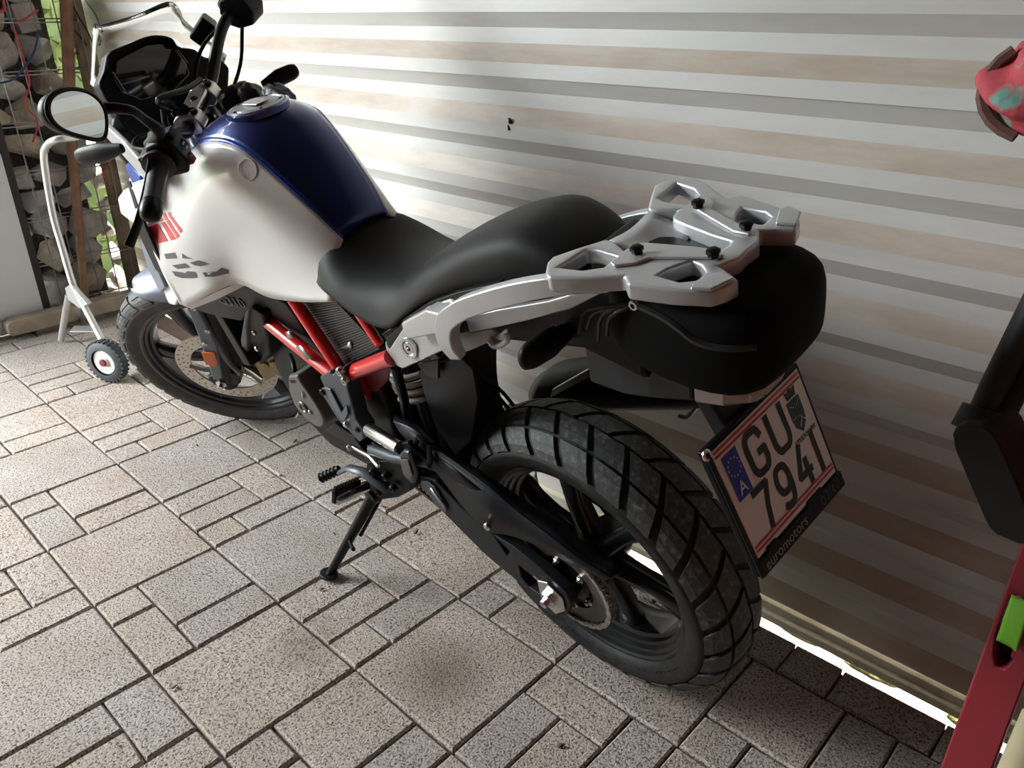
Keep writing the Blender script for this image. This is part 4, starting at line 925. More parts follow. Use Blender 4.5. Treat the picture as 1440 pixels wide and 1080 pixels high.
# front axle and disc
lathe('front_axle', [(-.125, .009), (-.125, .014), (.118, .014), (.118, .0105), (.124, .009), (.124, 0)], (FX, 0, FZ), (0, 1, 0), STEEL, bike, True, n=18)
dc = V((FX, .064, FZ)); ro = [dc + V((.150 * math.cos(a), 0, .150 * math.sin(a))) for a in [k * 2 * math.pi / 72 for k in range(72)]]
hl = [[dc + V((.106 * math.cos(a), 0, .106 * math.sin(a))) for a in [k * 2 * math.pi / 48 for k in range(48)]]]
for ringr, nn, ofs in ((.141, 36, 0), (.127, 36, .5), (.115, 18, .25)):
    for k in range(nn):
        a = (k + ofs) * 2 * math.pi / nn; c = dc + V((ringr * math.cos(a), 0, ringr * math.sin(a)))
        hl.append([c + V((.0034 * math.cos(b), 0, .0034 * math.sin(b))) for b in [j * math.pi / 3 for j in range(6)]])
fdisc = prism('brake_disc', ro, (0, -.005, 0), DISC, bike, True, bevel=0, holes=hl, smooth=False); fdisc['label'] = 'drilled front brake disc'
for k in range(5):
    a = k * 2 * math.pi / 5
    tube('disc_arm', [dc + V((.112 * math.cos(a + .35), -.002, .112 * math.sin(a + .35))), dc + V((.075 * math.cos(a + .1), -.002, .075 * math.sin(a + .1))), dc + V((.045 * math.cos(a - .1), -.004, .045 * math.sin(a - .1)))], [.012, .009, .011], DISC, fdisc, n=8, flat=.35, up=(0, 1, 0))
lathe('disc_carrier', [(.0, .045), (.004, .05), (.004, .032), (0, .030)], (FX, .058, FZ), (0, 1, 0), BLKS, fdisc, n=24)
# caliper behind the fork leg
cp = AS(385, 518, .080)
cal = prism('brake_caliper', [AS(x, y, .095) for x, y in ((358, 512), (368, 500), (384, 498), (400, 508), (406, 522), (398, 532), (388, 528), (376, 536), (366, 528))], (0, -.05, 0), GOLD, bike, True, bevel=.005); cal['label'] = 'bronze coloured brake caliper'
for q in ((372, 512), (386, 510)): lathe('caliper_piston', [(0, .014), (.008, .013), (.010, .008), (.010, 0)], AS(*q, .095), (0, 1, 0), GOLD, cal, n=14)
tube('brake_hose', [AS(390, 505, .09), AS(380, 490, .10), AS(372, 470, .09), AS(370, 440, .06)], .005, BLK, bike, True, n=8, sm=4)
# fork guard
fg = panel('fork_guard', [(262, 436, .132), (268, 431, .134), (277, 433, .134), (306, 483, .134), (325, 515, .134), (340, 527, .134), (336, 530, .134), (318, 512, .134)], mat('guard_edge_grey', (.085, .095, .11), .4), bike, .012, True, bevel=.003)
g2_ = panel('fork_guard_face', [(262, 433, .140), (276, 432, .140), (292, 462, .140), (304, 486, .140), (313, 532, .134), (300, 535, .134), (291, 508, .136), (284, 488, .138), (272, 455, .140)], mat('slate_plastic', (.11, .128, .155), .38), bike, .022, True, bevel=.004); g2_['label'] = 'slate grey left fork guard'
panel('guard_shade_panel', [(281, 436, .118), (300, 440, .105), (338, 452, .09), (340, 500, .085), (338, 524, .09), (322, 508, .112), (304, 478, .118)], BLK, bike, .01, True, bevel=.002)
panel('side_reflector', [(283, 497, .146), (302, 498, .146), (306, 512, .144), (304, 517, .144), (289, 513, .144), (286, 505, .145)], ORNG, bike, .008, True, bevel=.002)
for q in ((272, 434, .142), (292, 466, .142), (288, 484, .142)): bolt('guard_rivet', AS(*q), (0, 1, 0), .007, ALU, bike, True, h=.003)
bolt('axle_clamp', V((FX, .118, FZ)), (0, 1, 0), .017, STEEL, bike, True, h=.008, hexa=True)
prism('fork_foot', [V((FX + .03, .118, FZ + .03)), V((FX - .035, .118, FZ + .05)), V((FX - .075, .118, FZ + .02)), V((FX - .05, .118, FZ - .022)), V((FX + .02, .118, FZ - .03)), V((FX + .035, .118, FZ))], (0, -.04, 0), BLKS, bike, True, bevel=.006)
# front mudguard (hugs the wheel)
rows = []
for k, (th, hw, lip) in enumerate(((138, .050, .020), (128, .064, .045), (118, .070, .055), (108, .072, .055), (99, .071, .050), (91, .067, .044), (84, .060, .036), (79, .048, .026), (76, .030, .014))):
    t = math.radians(th); R0 = .352 + (.012 if th < 60 else 0)
    row = []
    for y, r in ((-hw, R0 - lip), (-hw * .97, R0 - lip * .45), (-hw * .72, R0 - .008), (-hw * .35, R0), (0, R0 + .002), (hw * .35, R0), (hw * .72, R0 - .008), (hw * .97, R0 - lip * .45), (hw, R0 - lip)):
        row.append(V((FX + r * math.cos(t), y, FZ + r * math.sin(t))))
    rows.append(row)
mg = surf('front_mudguard', rows, SILVERW, bike, True, n=(3, 2), thick=.004); mg['label'] = 'pale blue grey front mudguard'
# triple clamp, risers, bar
TCz = 1.045
tc = prism('triple_clamp', [V((x, y, TCz)) for x, y in ((.975, .125), (1.045, .130), (1.075, .10), (1.06, .04), (1.06, -.04), (1.075, -.10), (1.045, -.130), (.975, -.125), (.965, -.08), (.985, -.03), (.985, .03), (.965, .08))], V((.437 * .03, 0, -.9 * .03)), ALU, bike, True, bevel=.006); tc['label'] = 'silver upper triple clamp'
for sg in (1, -1):
    lathe('fork_cap', [(-.01, .024), (.010, .024), (.014, .019), (.014, .011), (.008, .010), (.008, 0)], V((1.035, .098 * sg, TCz + .002)), ST_AX, BLUEB if sg > 0 else BLKS, tc, n=20)
    c = V((.990, .050 * sg, 1.088))
    tube('riser', [V((1.000, .050 * sg, 1.045)), V((.993, .050 * sg, 1.085))], [.022, .018], ALU, tc, n=14)
    cl_ = prism('bar_clamp', [V((x, .050 * sg + .019, z)) for x, z in ((.958, 1.080), (.962, 1.104), (.975, 1.114), (1.002, 1.118), (1.018, 1.108), (1.020, 1.082), (1.0, 1.070), (.972, 1.068))], (0, -.038, 0), ALU, tc, bevel=.005)
    for q in (V((.970, .050 * sg, 1.108)), V((1.010, .050 * sg, 1.113))): bolt('clamp_bolt', q, (-.1, 0, 1), .009, BLKS, cl_, h=.010) if False else bolt('clamp_bolt', q, (-.1, 0, 1), .009, BLKS, tc, h=.010)
prism('clamp_bridge', [V((.968, .06, 1.110)), V((1.008, .06, 1.115)), V((1.008, -.06, 1.115)), V((.968, -.06, 1.110))], (0, 0, -.012), ALU, tc, bevel=.004)
bolt('bridge_emblem', V((.986, .0, 1.112)), (-.1, 0, 1), .008, BLKS, tc, h=.003)
lathe('steering_nut', [(-.01, .026), (.012, .024), (.016, .016), (.010, .012), (.010, 0)], V((.990, 0, TCz + .004)), ST_AX, BLKS, tc, n=20)
lathe('ignition_lock', [(-.01, .022), (.020, .022), (.022, .018), (.018, .016), (.018, 0)], V((1.055, 0, TCz + .004)), ST_AX, BLKS, tc, n=20)
G0, G1 = AS(240, 207, .300), AS(216, 292, .415)
GA = V((.925, .285, 1.158)); GE = V((.898, .412, 1.150))
barp = [V((.990, 0, 1.092)), V((.990, .06, 1.092)), V((.985, .10, 1.098)), V((.960, .17, 1.140)), V((.945, .22, 1.156)), GA, GE]
BARK = mat('bar_black', (.013, .014, .018), .30, .3)
bar = tube('handlebar', [V((p.x, -p.y, p.z)) for p in reversed(barp[1:])] + barp, [.0125] * 4 + [.0145] * 5 + [.0125] * 4, BARK, bike, True, n=14, sm=4); bar['label'] = 'black tapered handlebar'
GRIP = mat('grip_rubber', (.016, .016, .018), .5, bump=(500, .0006, .4))
for sg in (1, -1):
    f_ = lambda p: V((p.x, p.y * sg, p.z))
    gd_ = (GE - GA)
    g_ = lathe('grip', [(0, .026), (.008, .030), (.014, .030), (.018, .0185), (.05, .0165), (.10, .0165), (.118, .0175), (.121, .0150)], f_(GA), f_(gd_), GRIP, bike, True, n=24)
    bm = bmesh.new()
    lathe('bar_end', [(.120, .0150), (.123, .0185), (.138, .0195), (.150, .0170), (.157, .010), (.159, 0)], f_(GA), f_(gd_), BLKS, g_, n=24)
    sw = prism('switch_housing', [f_(GA + V(q)) for q in ((.035, -.055, .010), (.022, -.055, .034), (-.012, -.055, .040), (-.036, -.055, .022), (-.040, -.055, -.010), (-.026, -.055, -.036), (.010, -.055, -.036), (.034, -.055, -.018))], f_(gd_.normalized() * .055), BLK, bike, True, bevel=.006)
    if sg > 0:
        box('switch_rocker', GA + V((-.032, -.035, .030)), (.016, .022, .014), GUARD, sw, bevel=.003); box('switch_rocker', GA + V((-.040, -.030, .002)), (.012, .026, .016), GUARD, sw, bevel=.003)
        box('horn_button', GA + V((-.044, -.022, -.022)), (.012, .018, .018), mat('dark_red_button', (.16, .02, .03), .4), sw, bevel=.003)
        for dz in (.006, -.004): box('switch_mark', GA + V((-.0465, -.030, dz)), (.0008, .008, .003), WHT, sw, bevel=0)
    else:
        box('kill_switch', f_(GA + V((-.030, -.030, .030))), (.02, .022, .02), mat('red_switch', (.45, .02, .04), .4), sw, bevel=.004)
# clutch lever, perch
lv = [GA + V((.035, -.030, .008)), GA + V((.062, .0, -.002)), GA + V((.070, .05, -.020)), AS(205, 300, .405), AS(181, 346, .440)]
lv = [GA + V((.030, -.020, .004)), AS(213, 232, .315), AS(206, 270, .350), AS(195, 312, .400), AS(181, 347, .440)]
tube('clutch_lever', lv, [.008, .009, .009, .009, .010], BLK, bike, True, n=10, sm=4, flat=.6)
tube('brake_lever', [V((p.x, -p.y, p.z)) for p in (GA + V((.030, -.020, .004)), GA + V((.060, .010, .0)), GA + V((.062, .07, -.006)), GA + V((.055, .15, -.008)))], [.008, .009, .008, .008], BLK, bike, True, n=10, sm=4, flat=.6)
prism('lever_perch', [GA + V(q) for q in ((.045, -.05, .012), (.045, -.005, .012), (.005, -.005, .022), (.005, -.05, .022))], (0, 0, -.024), BLK, bike, True, bevel=.004)
box('brake_reservoir', AS(286, 42, -.250), (.058, .060, .036), BLK, bike, R=Matrix.Rotation(.5, 3, 'Y') @ Matrix.Rotation(.4, 3, 'Z'), steer=True, bevel=.006)
# cables
tube('clutch_cable', [GA + V((.05, -.05, .0)), V((1.06, .16, 1.13)), V((1.12, .05, 1.09)), V((1.10, -.06, 1.03))], .0045, BLK, bike, True, n=8, sm=5)
tube('brake_line', [V((.95, -.24, 1.15)), V((1.03, -.19, 1.12)), V((1.07, -.12, 1.05)), V((1.09, -.08, .95))], .0045, BLK, bike, True, n=8, sm=5)
tube('throttle_cable', [V((.94, -.26, 1.12)), V((.98, -.22, 1.05)), V((1.03, -.15, 1.0))], .0045, BLK, bike, True, n=8, sm=5)
tube('crossing_hose', [AS(240, 152, .07), AS(222, 140, .12), AS(262, 125, .03), AS(282, 112, -.05)], .006, BLK, bike, True, n=8, sm=4)
# phone / gps mount
mt = prism('phone_mount', [AS(x, y, .06) for x, y in ((210, 140), (232, 127), (262, 148), (255, 160), (246, 160))], V((-.006, 0, -.010)), BLK, bike, True, bevel=.002)
prism('mount_window', [AS(x, y, .0605) + V((-.001, 0, .0005)) for x, y in ((224, 143), (236, 137), (254, 150), (247, 156))], V((-.001, 0, .001)), GUARD, mt, bevel=0)
tube('mount_arm', [AS(230, 153, .065), AS(232, 172, .07), AS(240, 185, .08)], .007, BLKS, bike, True, n=8)
# mirror: stem and head
MS = [GA + V((.03, -.03, .02)), AS(222, 178, .285), AS(205, 165, .30), AS(185, 154, .325), AS(150, 152, .365)]
MC = AS(104, 163, .400)
mo = [(62, 152), (66, 138), (78, 129), (95, 125), (112, 127), (126, 133), (138, 144), (145, 158), (147, 174), (146, 188), (142, 196), (130, 197), (112, 193), (92, 187), (76, 178), (66, 166)]
# mirror plane: faces back towards the rider, i.e. roughly towards -x
c0s = STEER_I @ _c
def mpl(px, py, n=V((1, -.16, .06)).normalized()):
    d = STEER_I.to_3x3() @ (BIKE_R.transposed() @ _dir(px, py)); return c0s + d * ((MC - c0s).dot(n) / d.dot(n))
MSD = V((1, -.16, .06)).normalized(); MSE = mpl(147, 151) + MSD * .022
tube('mirror_stem', [GA + V((.02, -.03, .02)), AS(224, 186, .282), AS(201, 166, .300), AS(180, 154, .325), MSE - MSD * .0, MSE - V((0, -.012, 0))], [.010, .011, .008, .008, .011, .012], BLK, bike, True, n=10, sm=4)
mout = [mpl(*q) for q in mo]; mcen = sum(mout, V()) / len(mout)
dirb = V((1, -.16, .06)).normalized()
rings = []
for s, h in ((1.0, -.004), (1.02, .004), (.97, .016), (.80, .028), (.45, .036)):
    rings.append([mcen + (p - mcen) * s + dirb * h for p in cr(mout, 3, True)])
mh = loft('mirror_head', rings, BLK, bike, True); mh['label'] = 'black left rear-view mirror head'
rim_ = [mcen + (p - mcen) * .98 - dirb * .004 for p in cr(mout, 3, True)]
tube('mirror_rim', rim_, .004, BLK, mh, n=8, closed=True)
gl_ = [mcen + (p - mcen) * .90 - dirb * .0052 for p in cr(mout, 3, True)]
prism('mirror_glass', gl_, -dirb * .0012, MIRR, mh, bevel=0, smooth=False)
# ---- cockpit (fixed to the frame)
hood = [[(150, 100, .105), (152, 78, .105), (165, 68, .09), (200, 55, .03), (215, 51, 0), (240, 53, -.05), (250, 64, -.075), (262, 85, -.085)],
        [(140, 130, .135), (138, 115, .145), (150, 100, .140), (215, 100, .0), (262, 85, -.085)]]
def DX(px, py, x): return AX_(px, py, x)
ck = [(150, 78), (158, 70), (178, 62), (200, 55), (212, 50), (225, 50), (240, 53), (248, 62), (256, 66), (275, 68), (288, 80), (312, 82), (324, 95), (322, 130), (318, 152), (300, 175), (270, 190), (235, 210), (200, 200), (170, 170), (148, 138), (138, 118), (146, 100)]
back = [AX_(x, y, 1.16) for x, y in ck]
cko = prism('cockpit_surround', back, (.05, 0, -.01), BLK, bike, bevel=.008); cko['label'] = 'black cockpit surround'
ds = [(160, 112), (163, 84), (205, 62), (240, 58), (262, 88), (268, 104), (245, 128), (200, 142), (172, 130)]
dsh = prism('instrument_display', [AX_(x, y, 1.150) for x, y in ds], (.02, 0, 0), DASH, bike, bevel=.004); dsh['label'] = 'dark instrument display'
prism('display_gloss_line', [AX_(173, 117, 1.1485), AX_(210, 106, 1.1485), AX_(211, 108, 1.1485), AX_(174, 119, 1.1485)], (.001, 0, 0), DIMW, dsh, bevel=0)
prism('display_edge_line', [AX_(158, 101, 1.1485), AX_(160, 101, 1.1485), AX_(179, 131, 1.1485), AX_(178, 132, 1.1485)], (.001, 0, 0), DIMW, dsh, bevel=0)
prism('display_edge_line', [AX_(249, 69, 1.1485), AX_(250, 69, 1.1485), AX_(265, 88, 1.1485), AX_(264, 89, 1.1485)], (.001, 0, 0), DIMW, dsh, bevel=0)
# visor lip over the display
vl = [(150, 100), (152, 78), (178, 63), (212, 50), (240, 53), (251, 68)]
surf('display_visor', [[AX_(x, y, 1.12) for x, y in vl], [AX_(x, y, 1.19) for x, y in vl]], BLK, bike, n=(1, 4), thick=.006)
hl_ = loft('headlamp_shell', [[V((x, w_ * math.cos(k * math.pi / 8), zc + h * math.sin(k * math.pi / 8))) for k in range(16)] for x, w_, h, zc in ((1.17, .14, .12, 1.03), (1.24, .13, .11, 1.02), (1.30, .10, .08, .99), (1.34, .06, .05, .97))], BLK, bike)
# windscreen
wrow = [[(128, 118, 1.30), (132, 40, 1.25), (142, 36, 1.245), (190, 22, 1.235), (236, 3, 1.235), (252, 14, 1.24), (258, 28, 1.245), (290, 55, 1.25), (318, 78, 1.25)],
        [(148, 134, 1.27), (156, 100, 1.25), (170, 85, 1.24), (200, 72, 1.235), (228, 66, 1.235), (248, 70, 1.24), (262, 78, 1.24), (290, 88, 1.24), (312, 96, 1.24)]]
ws = surf('windscreen', [[AX_(*q) for q in r] for r in wrow], CLEAR, bike, n=(4, 4), thick=.003); ws['label'] = 'clear short windscreen'
tube('screen_edge', [AX_(*q) for q in wrow[0]], .0016, mat('screen_edge_glass', (.07, .09, .09), .3), ws, n=6, sm=4)
# front indicator (left)
indicator('turn_indicator', A(172, 208, .215), A(108, 222, .268), .020, None)
indicator('turn_indicator', V((1.09, -.21, 1.06)), V((1.06, -.30, 1.07)), .020, None)
tube('front_carrier_tube', [A(144, 180, .150), A(168, 208, .165), A(205, 252, .185)], .007, ALU, bike, n=10) if False else None
# head tube + rear of cockpit
tube('head_tube', [V((1.08, 0, .90)), V((.985, 0, 1.03))], .032, BLK, bike, n=16)
box('inner_front_frame', (.98, 0, .82), (.22, .14, .26), BLK, bike, bevel=.03)
# ---- gloves tucked behind the bar on the far side: things of their own
GLV = mat('glove_leather', (.013, .013, .014), .45, bump=(160, .002, .5))
def blob(name, c, r, m, parent, seed, R=None):
    bm = bmesh.new(); bmesh.ops.create_icosphere(bm, subdivisions=3, radius=1); rs = random.Random(seed); ph = [rs.uniform(0, 6) for _ in range(4)]
    for v in bm.verts:
        k = 1 + .10 * math.sin(v.co.x * 5 + ph[0]) + .09 * math.sin(v.co.y * 7 + v.co.z * 3 + ph[1]) + .05 * math.sin(v.co.z * 11 + ph[2])
        v.co = (R or Matrix.Identity(3)) @ V((v.co.x * r[0] * k, v.co.y * r[1] * k, v.co.z * r[2] * k)) + V(c)
    return fromb(name, bm, m, parent)
def glove(pts, label, seed):
    c = BIKE_M @ A(*pts[0][:3]); g = empty('glove', c); tag(g, label, 'glove', 'riding gloves on the motorcycle')
    inv = Matrix.Translation(-c) @ BIKE_M
    for k, (px, py, Y, r, nm) in enumerate(pts):
        if nm == 'finger':
            p = inv @ A(px, py, Y); q = inv @ A(*r); tube('finger', [p, p.lerp(q, .5) + V((0, 0, .006)), q], [.014, .015, .011], GLV, g, n=10, sm=3)
        else: blob(nm, inv @ A(px, py, Y), r, GLV, g, seed + k)
glove([(340, 140, -.105, (.050, .040, .034), 'palm'), (352, 132, -.105, (.030, .026, .022), 'cuff'), (335, 150, -.10, (372, 146, -.10), 'finger'), (338, 156, -.095, (376, 150, -.095), 'finger'), (330, 160, -.09, (360, 158, -.09), 'finger'), (325, 140, -.12, (318, 150, -.11), 'finger')],
      'crumpled black leather glove lying between handlebar clamp and tank cap', 3)
glove([(393, 140, -.115, (.040, .030, .030), 'palm'), (386, 142, -.115, (374, 124, -.115), 'finger'), (390, 138, -.115, (382, 122, -.115), 'finger'), (398, 140, -.115, (406, 146, -.11), 'finger'), (384, 147, -.11, (372, 128, -.11), 'finger')],
      'black leather glove standing with fingers up behind the tank cap', 11)
# =================================================================== THINGS AT THE FAR END
STONE = mat('gabion_stone', (.46, .42, .37), .85, bump=(35, .02, .7), var=(9, (.33, .32, .31), .42, .62))
STONE2 = mat('gabion_stone_tan', (.50, .43, .33), .85, bump=(35, .02, .7), var=(9, (.36, .30, .23), .42, .62))
WIRE = mat('galvanised_wire', (.36, .35, .33), .45, .7)
gab = empty('gabion_wall', (-1.95, .72, 0)); tag(gab, 'gabion wall of rough stones in a wire cage behind the hand cart', 'gabion')
def stone(c, s, m, parent, name='stone'):
    bm = bmesh.new()
    for k in range(13):
        d = V((random.gauss(0, 1), random.gauss(0, 1), random.gauss(0, 1))).normalized()
        bm.verts.new((d.x * s[0] * random.uniform(.8, 1.05), d.y * s[1] * random.uniform(.8, 1.05), d.z * s[2] * random.uniform(.8, 1.05)))
    r = bmesh.ops.convex_hull(bm, input=bm.verts)
    bmesh.ops.delete(bm, geom=[g for g in r['geom_interior'] if isinstance(g, bmesh.types.BMVert)], context='VERTS')
    o = fromb(name, bm, m, parent, bevel=.006, angle=20)
    o.parent = parent
    if parent: o.matrix_parent_inverse = Matrix.Translation(-parent.location)
    o.location = c; o.rotation_euler = (0, random.uniform(-.3, .3), 0)
    return o
z = .05; row = 0
while z < 1.55:
    h = random.uniform(.10, .15); y = .33 + random.uniform(-.03, .03)
    while y < .97:
        wd = random.uniform(.11, .19)
        if y + wd > 1.02: break
        stone((-1.84 + random.uniform(-.015, .015), y + wd / 2, z + h / 2 + random.uniform(-.012, .012)), (.10, wd / 2 * 1.22, h / 2 * 1.25), random.choice((STONE, STONE, STONE2)), gab)
        y += wd * .97
    z += h * .95
def wire(a, b, r=.0026):
    a, b = V(a), V(b); bm = bmesh.new(); bm_tube(bm, [a, b], r, 6); o = fromb('wire', bm, WIRE, gab); o.matrix_parent_inverse = Matrix.Translation(-gab.location)
for k in range(9): wire((-1.735, .335 + k * .082, .01), (-1.735, .335 + k * .082, 1.6))
for k in range(9): wire((-1.728, .31, .06 + k * .19), (-1.728, 1.0, .06 + k * .19)); wire((-1.742, .31, .073 + k * .19), (-1.742, 1.0, .073 + k * .19))
bk = mk('backing', [(-1.93, .33, .02), (-1.93, .93, .02), (-1.93, .93, 1.6), (-1.93, .33, 1.6), (-2.1, .33, .02), (-2.1, .93, .02), (-2.1, .93, 1.6), (-2.1, .33, 1.6)],
        [(0, 1, 2, 3), (4, 7, 6, 5), (0, 4, 5, 1), (1, 5, 6, 2), (2, 6, 7, 3), (3, 7, 4, 0)], mat('inner_stone_fill', (.10, .09, .08), .95, bump=(20, .05, 1)), gab, smooth=False)
bk.matrix_parent_inverse = Matrix.Translation(-gab.location)
WOOD = mat('old_timber', (.30, .235, .155), .8, bump=(60, .004, .5), var=(14, (.18, .14, .09), .4, .65))
WOODL = mat('pale_timber', (.48, .41, .32), .75, bump=(50, .003, .5), var=(10, (.36, .30, .23), .4, .65))
WOODB = mat('brown_handle_wood', (.26, .135, .075), .55, var=(18, (.18, .09, .05), .4, .65))
a, b = W(186, 436, x=-1.70), W(112, 60, x=-1.78)
pst = tube('timber_post', [(-1.78, 1.0, 0), (-1.775, 1.0, .8), (-1.77, 1.0, 1.7)], [.034, .032, .03], WOOD, n=10); tag(pst, 'split round timber post at the right end of the gabion', 'post')
pole = tube('wooden_pole', [V((-1.695, .735, 0)), W(119, 415, x=-1.695), W(100, 190, x=-1.70), W(91, -60, x=-1.70)], [.016, .016, .021, .026], WOODB, n=10); tag(pole, 'brown wooden pole leaning upright in front of the gabion', 'pole')
pl = prism('timber_plank', [(-1.60, .40, .030), (-1.60, .415, .020), (-1.60, 1.02, .020), (-1.60, 1.02, .085), (-1.60, .42, .085), (-1.60, .40, .072)], (-.07, 0, 0), WOODL, bevel=.006); tag(pl, 'pale grey wooden plank lying along the foot of the gabion', 'plank')
blk_ = box('wood_block', (-1.64, .75, .010), (.05, .5, .02), WOOD, bevel=.002); tag(blk_, 'dark timber batten under the pale plank', 'batten')
# white door leaf at the far left
dr = empty('door_1', (-1.72, .30, 0)); tag(dr, 'white panel door leaf with dark edge at the far left', 'door', kind='structure')
DOORW = mat('white_door', (.68, .70, .70), .55); DOORK = mat('dark_door_seal', (.02, .018, .016), .7)
def pr(o, par): o.matrix_parent_inverse = Matrix.Translation(-par.location); return o
pr(box('door_panel', (-1.70, .24, .40), (.03, .66, .66), DOORW, dr, bevel=.002), dr)
pr(box('door_panel', (-1.70, .24, 1.07), (.03, .66, .66), DOORW, dr, bevel=.002), dr)
pr(box('kick_board', (-1.69, .235, .04), (.04, .655, .055), DOORW, dr, bevel=.003), dr)
pr(box('edge_seal', (-1.71, .585, .72), (.045, .03, 1.44), DOORK, dr, bevel=.003), dr)
# ---- folding hand cart
CART = mat('cart_aluminium', (.62, .62, .60), .38, .75)
ct = empty('hand_cart', (-1.0, .7, 0)); tag(ct, 'grey tubular folding hand cart with small black wheels by the gabion', 'hand cart')
K1 = W(105, 405, y=.56); W1 = V((W(158, 503, y=.55).x, .55, .078)); H0 = W(63, 240, y=.62); H1 = W(66, 208, y=.635); 
dyc = .42
def cart_leg(dy):
    q = V((0, dy, 0))
    return [W1 + q, K1 + q, H0 + q]
H0 = W(63, 245, y=.585)
top = [W(62, 225, y=.59), W(66, 205, y=.60), W(80, 196, y=.62), W(105, 193, y=.68), W(135, 184, y=.76), W(150, 187, y=.80), W(170, 210, y=.81), W(200, 246, y=.82)]
legL = [W1, K1 + V((.02, 0, -.02)), K1 + V((-.012, 0, .03)), W(88, 350, y=.57), W(74, 300, y=.58)] + top
pr(tube('handle_frame', cr(legL, 5), .0125, CART, ct, n=10), ct)
R0 = W(200, 246, y=.82); R2 = W(352, 475, y=.93)
pr(tube('far_leg', [R0, R0.lerp(R2, .5) + V((-.03, 0, .02)), R2], .0115, CART, ct, n=8, sm=4), ct)
pr(tube('rear_leg', [W(97, 415, y=.56), W(92, 440, y=.56), V((W(86, 478, z=0.012).x, W(86, 478, z=0.012).y, .012))], .013, CART, ct, n=10, sm=4), ct)
pr(tube('cross_leg', [W(112, 425, y=.66), W(117, 462, y=.70)], .010, CART, ct, n=8), ct)
pr(prism('bracket', [W(98, 400, y=.55), W(91, 405, y=.55), W(96, 422, y=.55), W(112, 434, y=.55), W(122, 428, y=.55), W(108, 412, y=.55)], (0, .02, 0), CART, ct, bevel=.002), ct)
pr(prism('base_plate', [W(98, 466, z=.09), W(104, 458, z=.09), W(140, 458, z=.09), W(138, 466, z=.09)], (0, 0, -.004), CART, ct, bevel=.001), ct)
WR = mat('cart_wheel_disc', (.80, .72, .64), .5); 
def cart_wheel(c):
    ax = V((.45, -.89, 0)).normalized()
    o = lathe('wheel', [(.022, .050), (.022, .066), (.016, .077), (0, .080), (-.016, .077), (-.022, .066), (-.022, .050)], c, ax, mat('cart_tyre', (.045, .05, .055), .6), ct, n=28); pr(o, ct)
    bm = bmesh.new()
    for k in range(28):
        an = 2 * math.pi * k / 28; u = ax.orthogonal().normalized(); v = ax.cross(u); r = u * math.cos(an) + v * math.sin(an)
        Rm = Matrix((r, ax, r.cross(ax))).transposed(); bm_box(bm, V(c) + r * .0785, (.006, .036, .008), Rm)
    t = fromb('tread_ribs', bm, mat('cart_tyre', (.1, .1, .1)), o, smooth=False); t['kind'] = 'stuff'
    lathe('wheel_disc', [(.012, .050), (.016, .045), (.012, .02), (.020, .016), (.020, 0)], c, ax, WR, o, n=24)
    lathe('hub_cap', [(.018, .016), (.026, .013), (.028, 0)], c, ax, mat('dark_red_cap', (.16, .02, .03), .5), o, n=16)
cart_wheel(W1 + V((0, -.02, .003)))
cart_wheel(V((R2.x, R2.y, .081)))
lathe('foot_cap', [(0, .014), (.02, .016), (.03, .012), (.03, 0)], R2 + V((0, -.01, .01)), (.3, -.7, .1), mat('red_cap', (.45, .02, .03), .5), ct, n=12).matrix_parent_inverse = Matrix.Translation(-ct.location)
# ---- cords on the gabion
CRED = mat('red_cord', (.45, .05, .06), .7); CBLU = mat('blue_cord', (.02, .05, .14), .7); CBLK = mat('black_cable', (.012, .012, .012), .6)
c1 = tube('cord', [W(*q, x=-1.715) for q in ((19, 38), (28, 65), (36, 92), (42, 118), (36, 138), (40, 155), (50, 165), (53, 178), (46, 200))], .0035, CRED, n=6, sm=4); tag(c1, 'red plastic cord hanging down the wire cage', 'cord')
c2 = tube('cord', [W(*q, x=-1.70) for q in ((54, 42), (49, 70), (36, 92), (18, 112), (-8, 118))], .0040, CBLU, n=6, sm=4); tag(c2, 'dark blue cord looped across the wire cage', 'cord')
c3 = tube('cord', [W(*q, x=-1.715) for q in ((54, 14), (42, 22), (28, 30), (22, 26))], .0035, CRED, n=6, sm=4); tag(c3, 'short red cord end tied to the top wire', 'cord')
c3b = tube('cord', [W(*q, x=-1.715) for q in ((-4, 18), (6, 12), (4, -6))], .006, CRED, n=6, sm=4); tag(c3b, 'red cord bunch at the upper left corner', 'cord')
c4 = tube('cord', [W(*q, x=-1.70) for q in ((150, 222), (153, 230), (147, 240), (144, 246), (150, 252), (146, 258))], .003, mat('orange_cord', (.6, .09, .04), .6), n=6, sm=4); tag(c4, 'short orange cord knotted near the front indicator', 'cord')
for k, q in enumerate((((93, -10), (110, 22), (124, 46), (132, 66)), ((96, 32), (108, 46), (122, 64)), ((100, 75), (122, 76)), ((98, 98), (120, 92)))):
    o = tube('cable', [W(*p, x=-1.72 - .02 * k) for p in q], .0032, CBLK, n=6, sm=4)
    tag(o, ['long black cable running down behind the windscreen', 'short black cable beside the wooden pole top', 'upper level black tie wire at the gabion end', 'lower level black tie wire at the gabion end'][k], 'cable')
wc = tube('cable', [W(*p, y=1.07) for p in ((115, -5), (135, 22), (143, 50), (150, 72), (160, 82))], .0035, mat('grey_cable', (.42, .42, .40), .6), n=6, sm=5); tag(wc, 'thin pale grey cable hanging on the corrugated wall', 'cable')
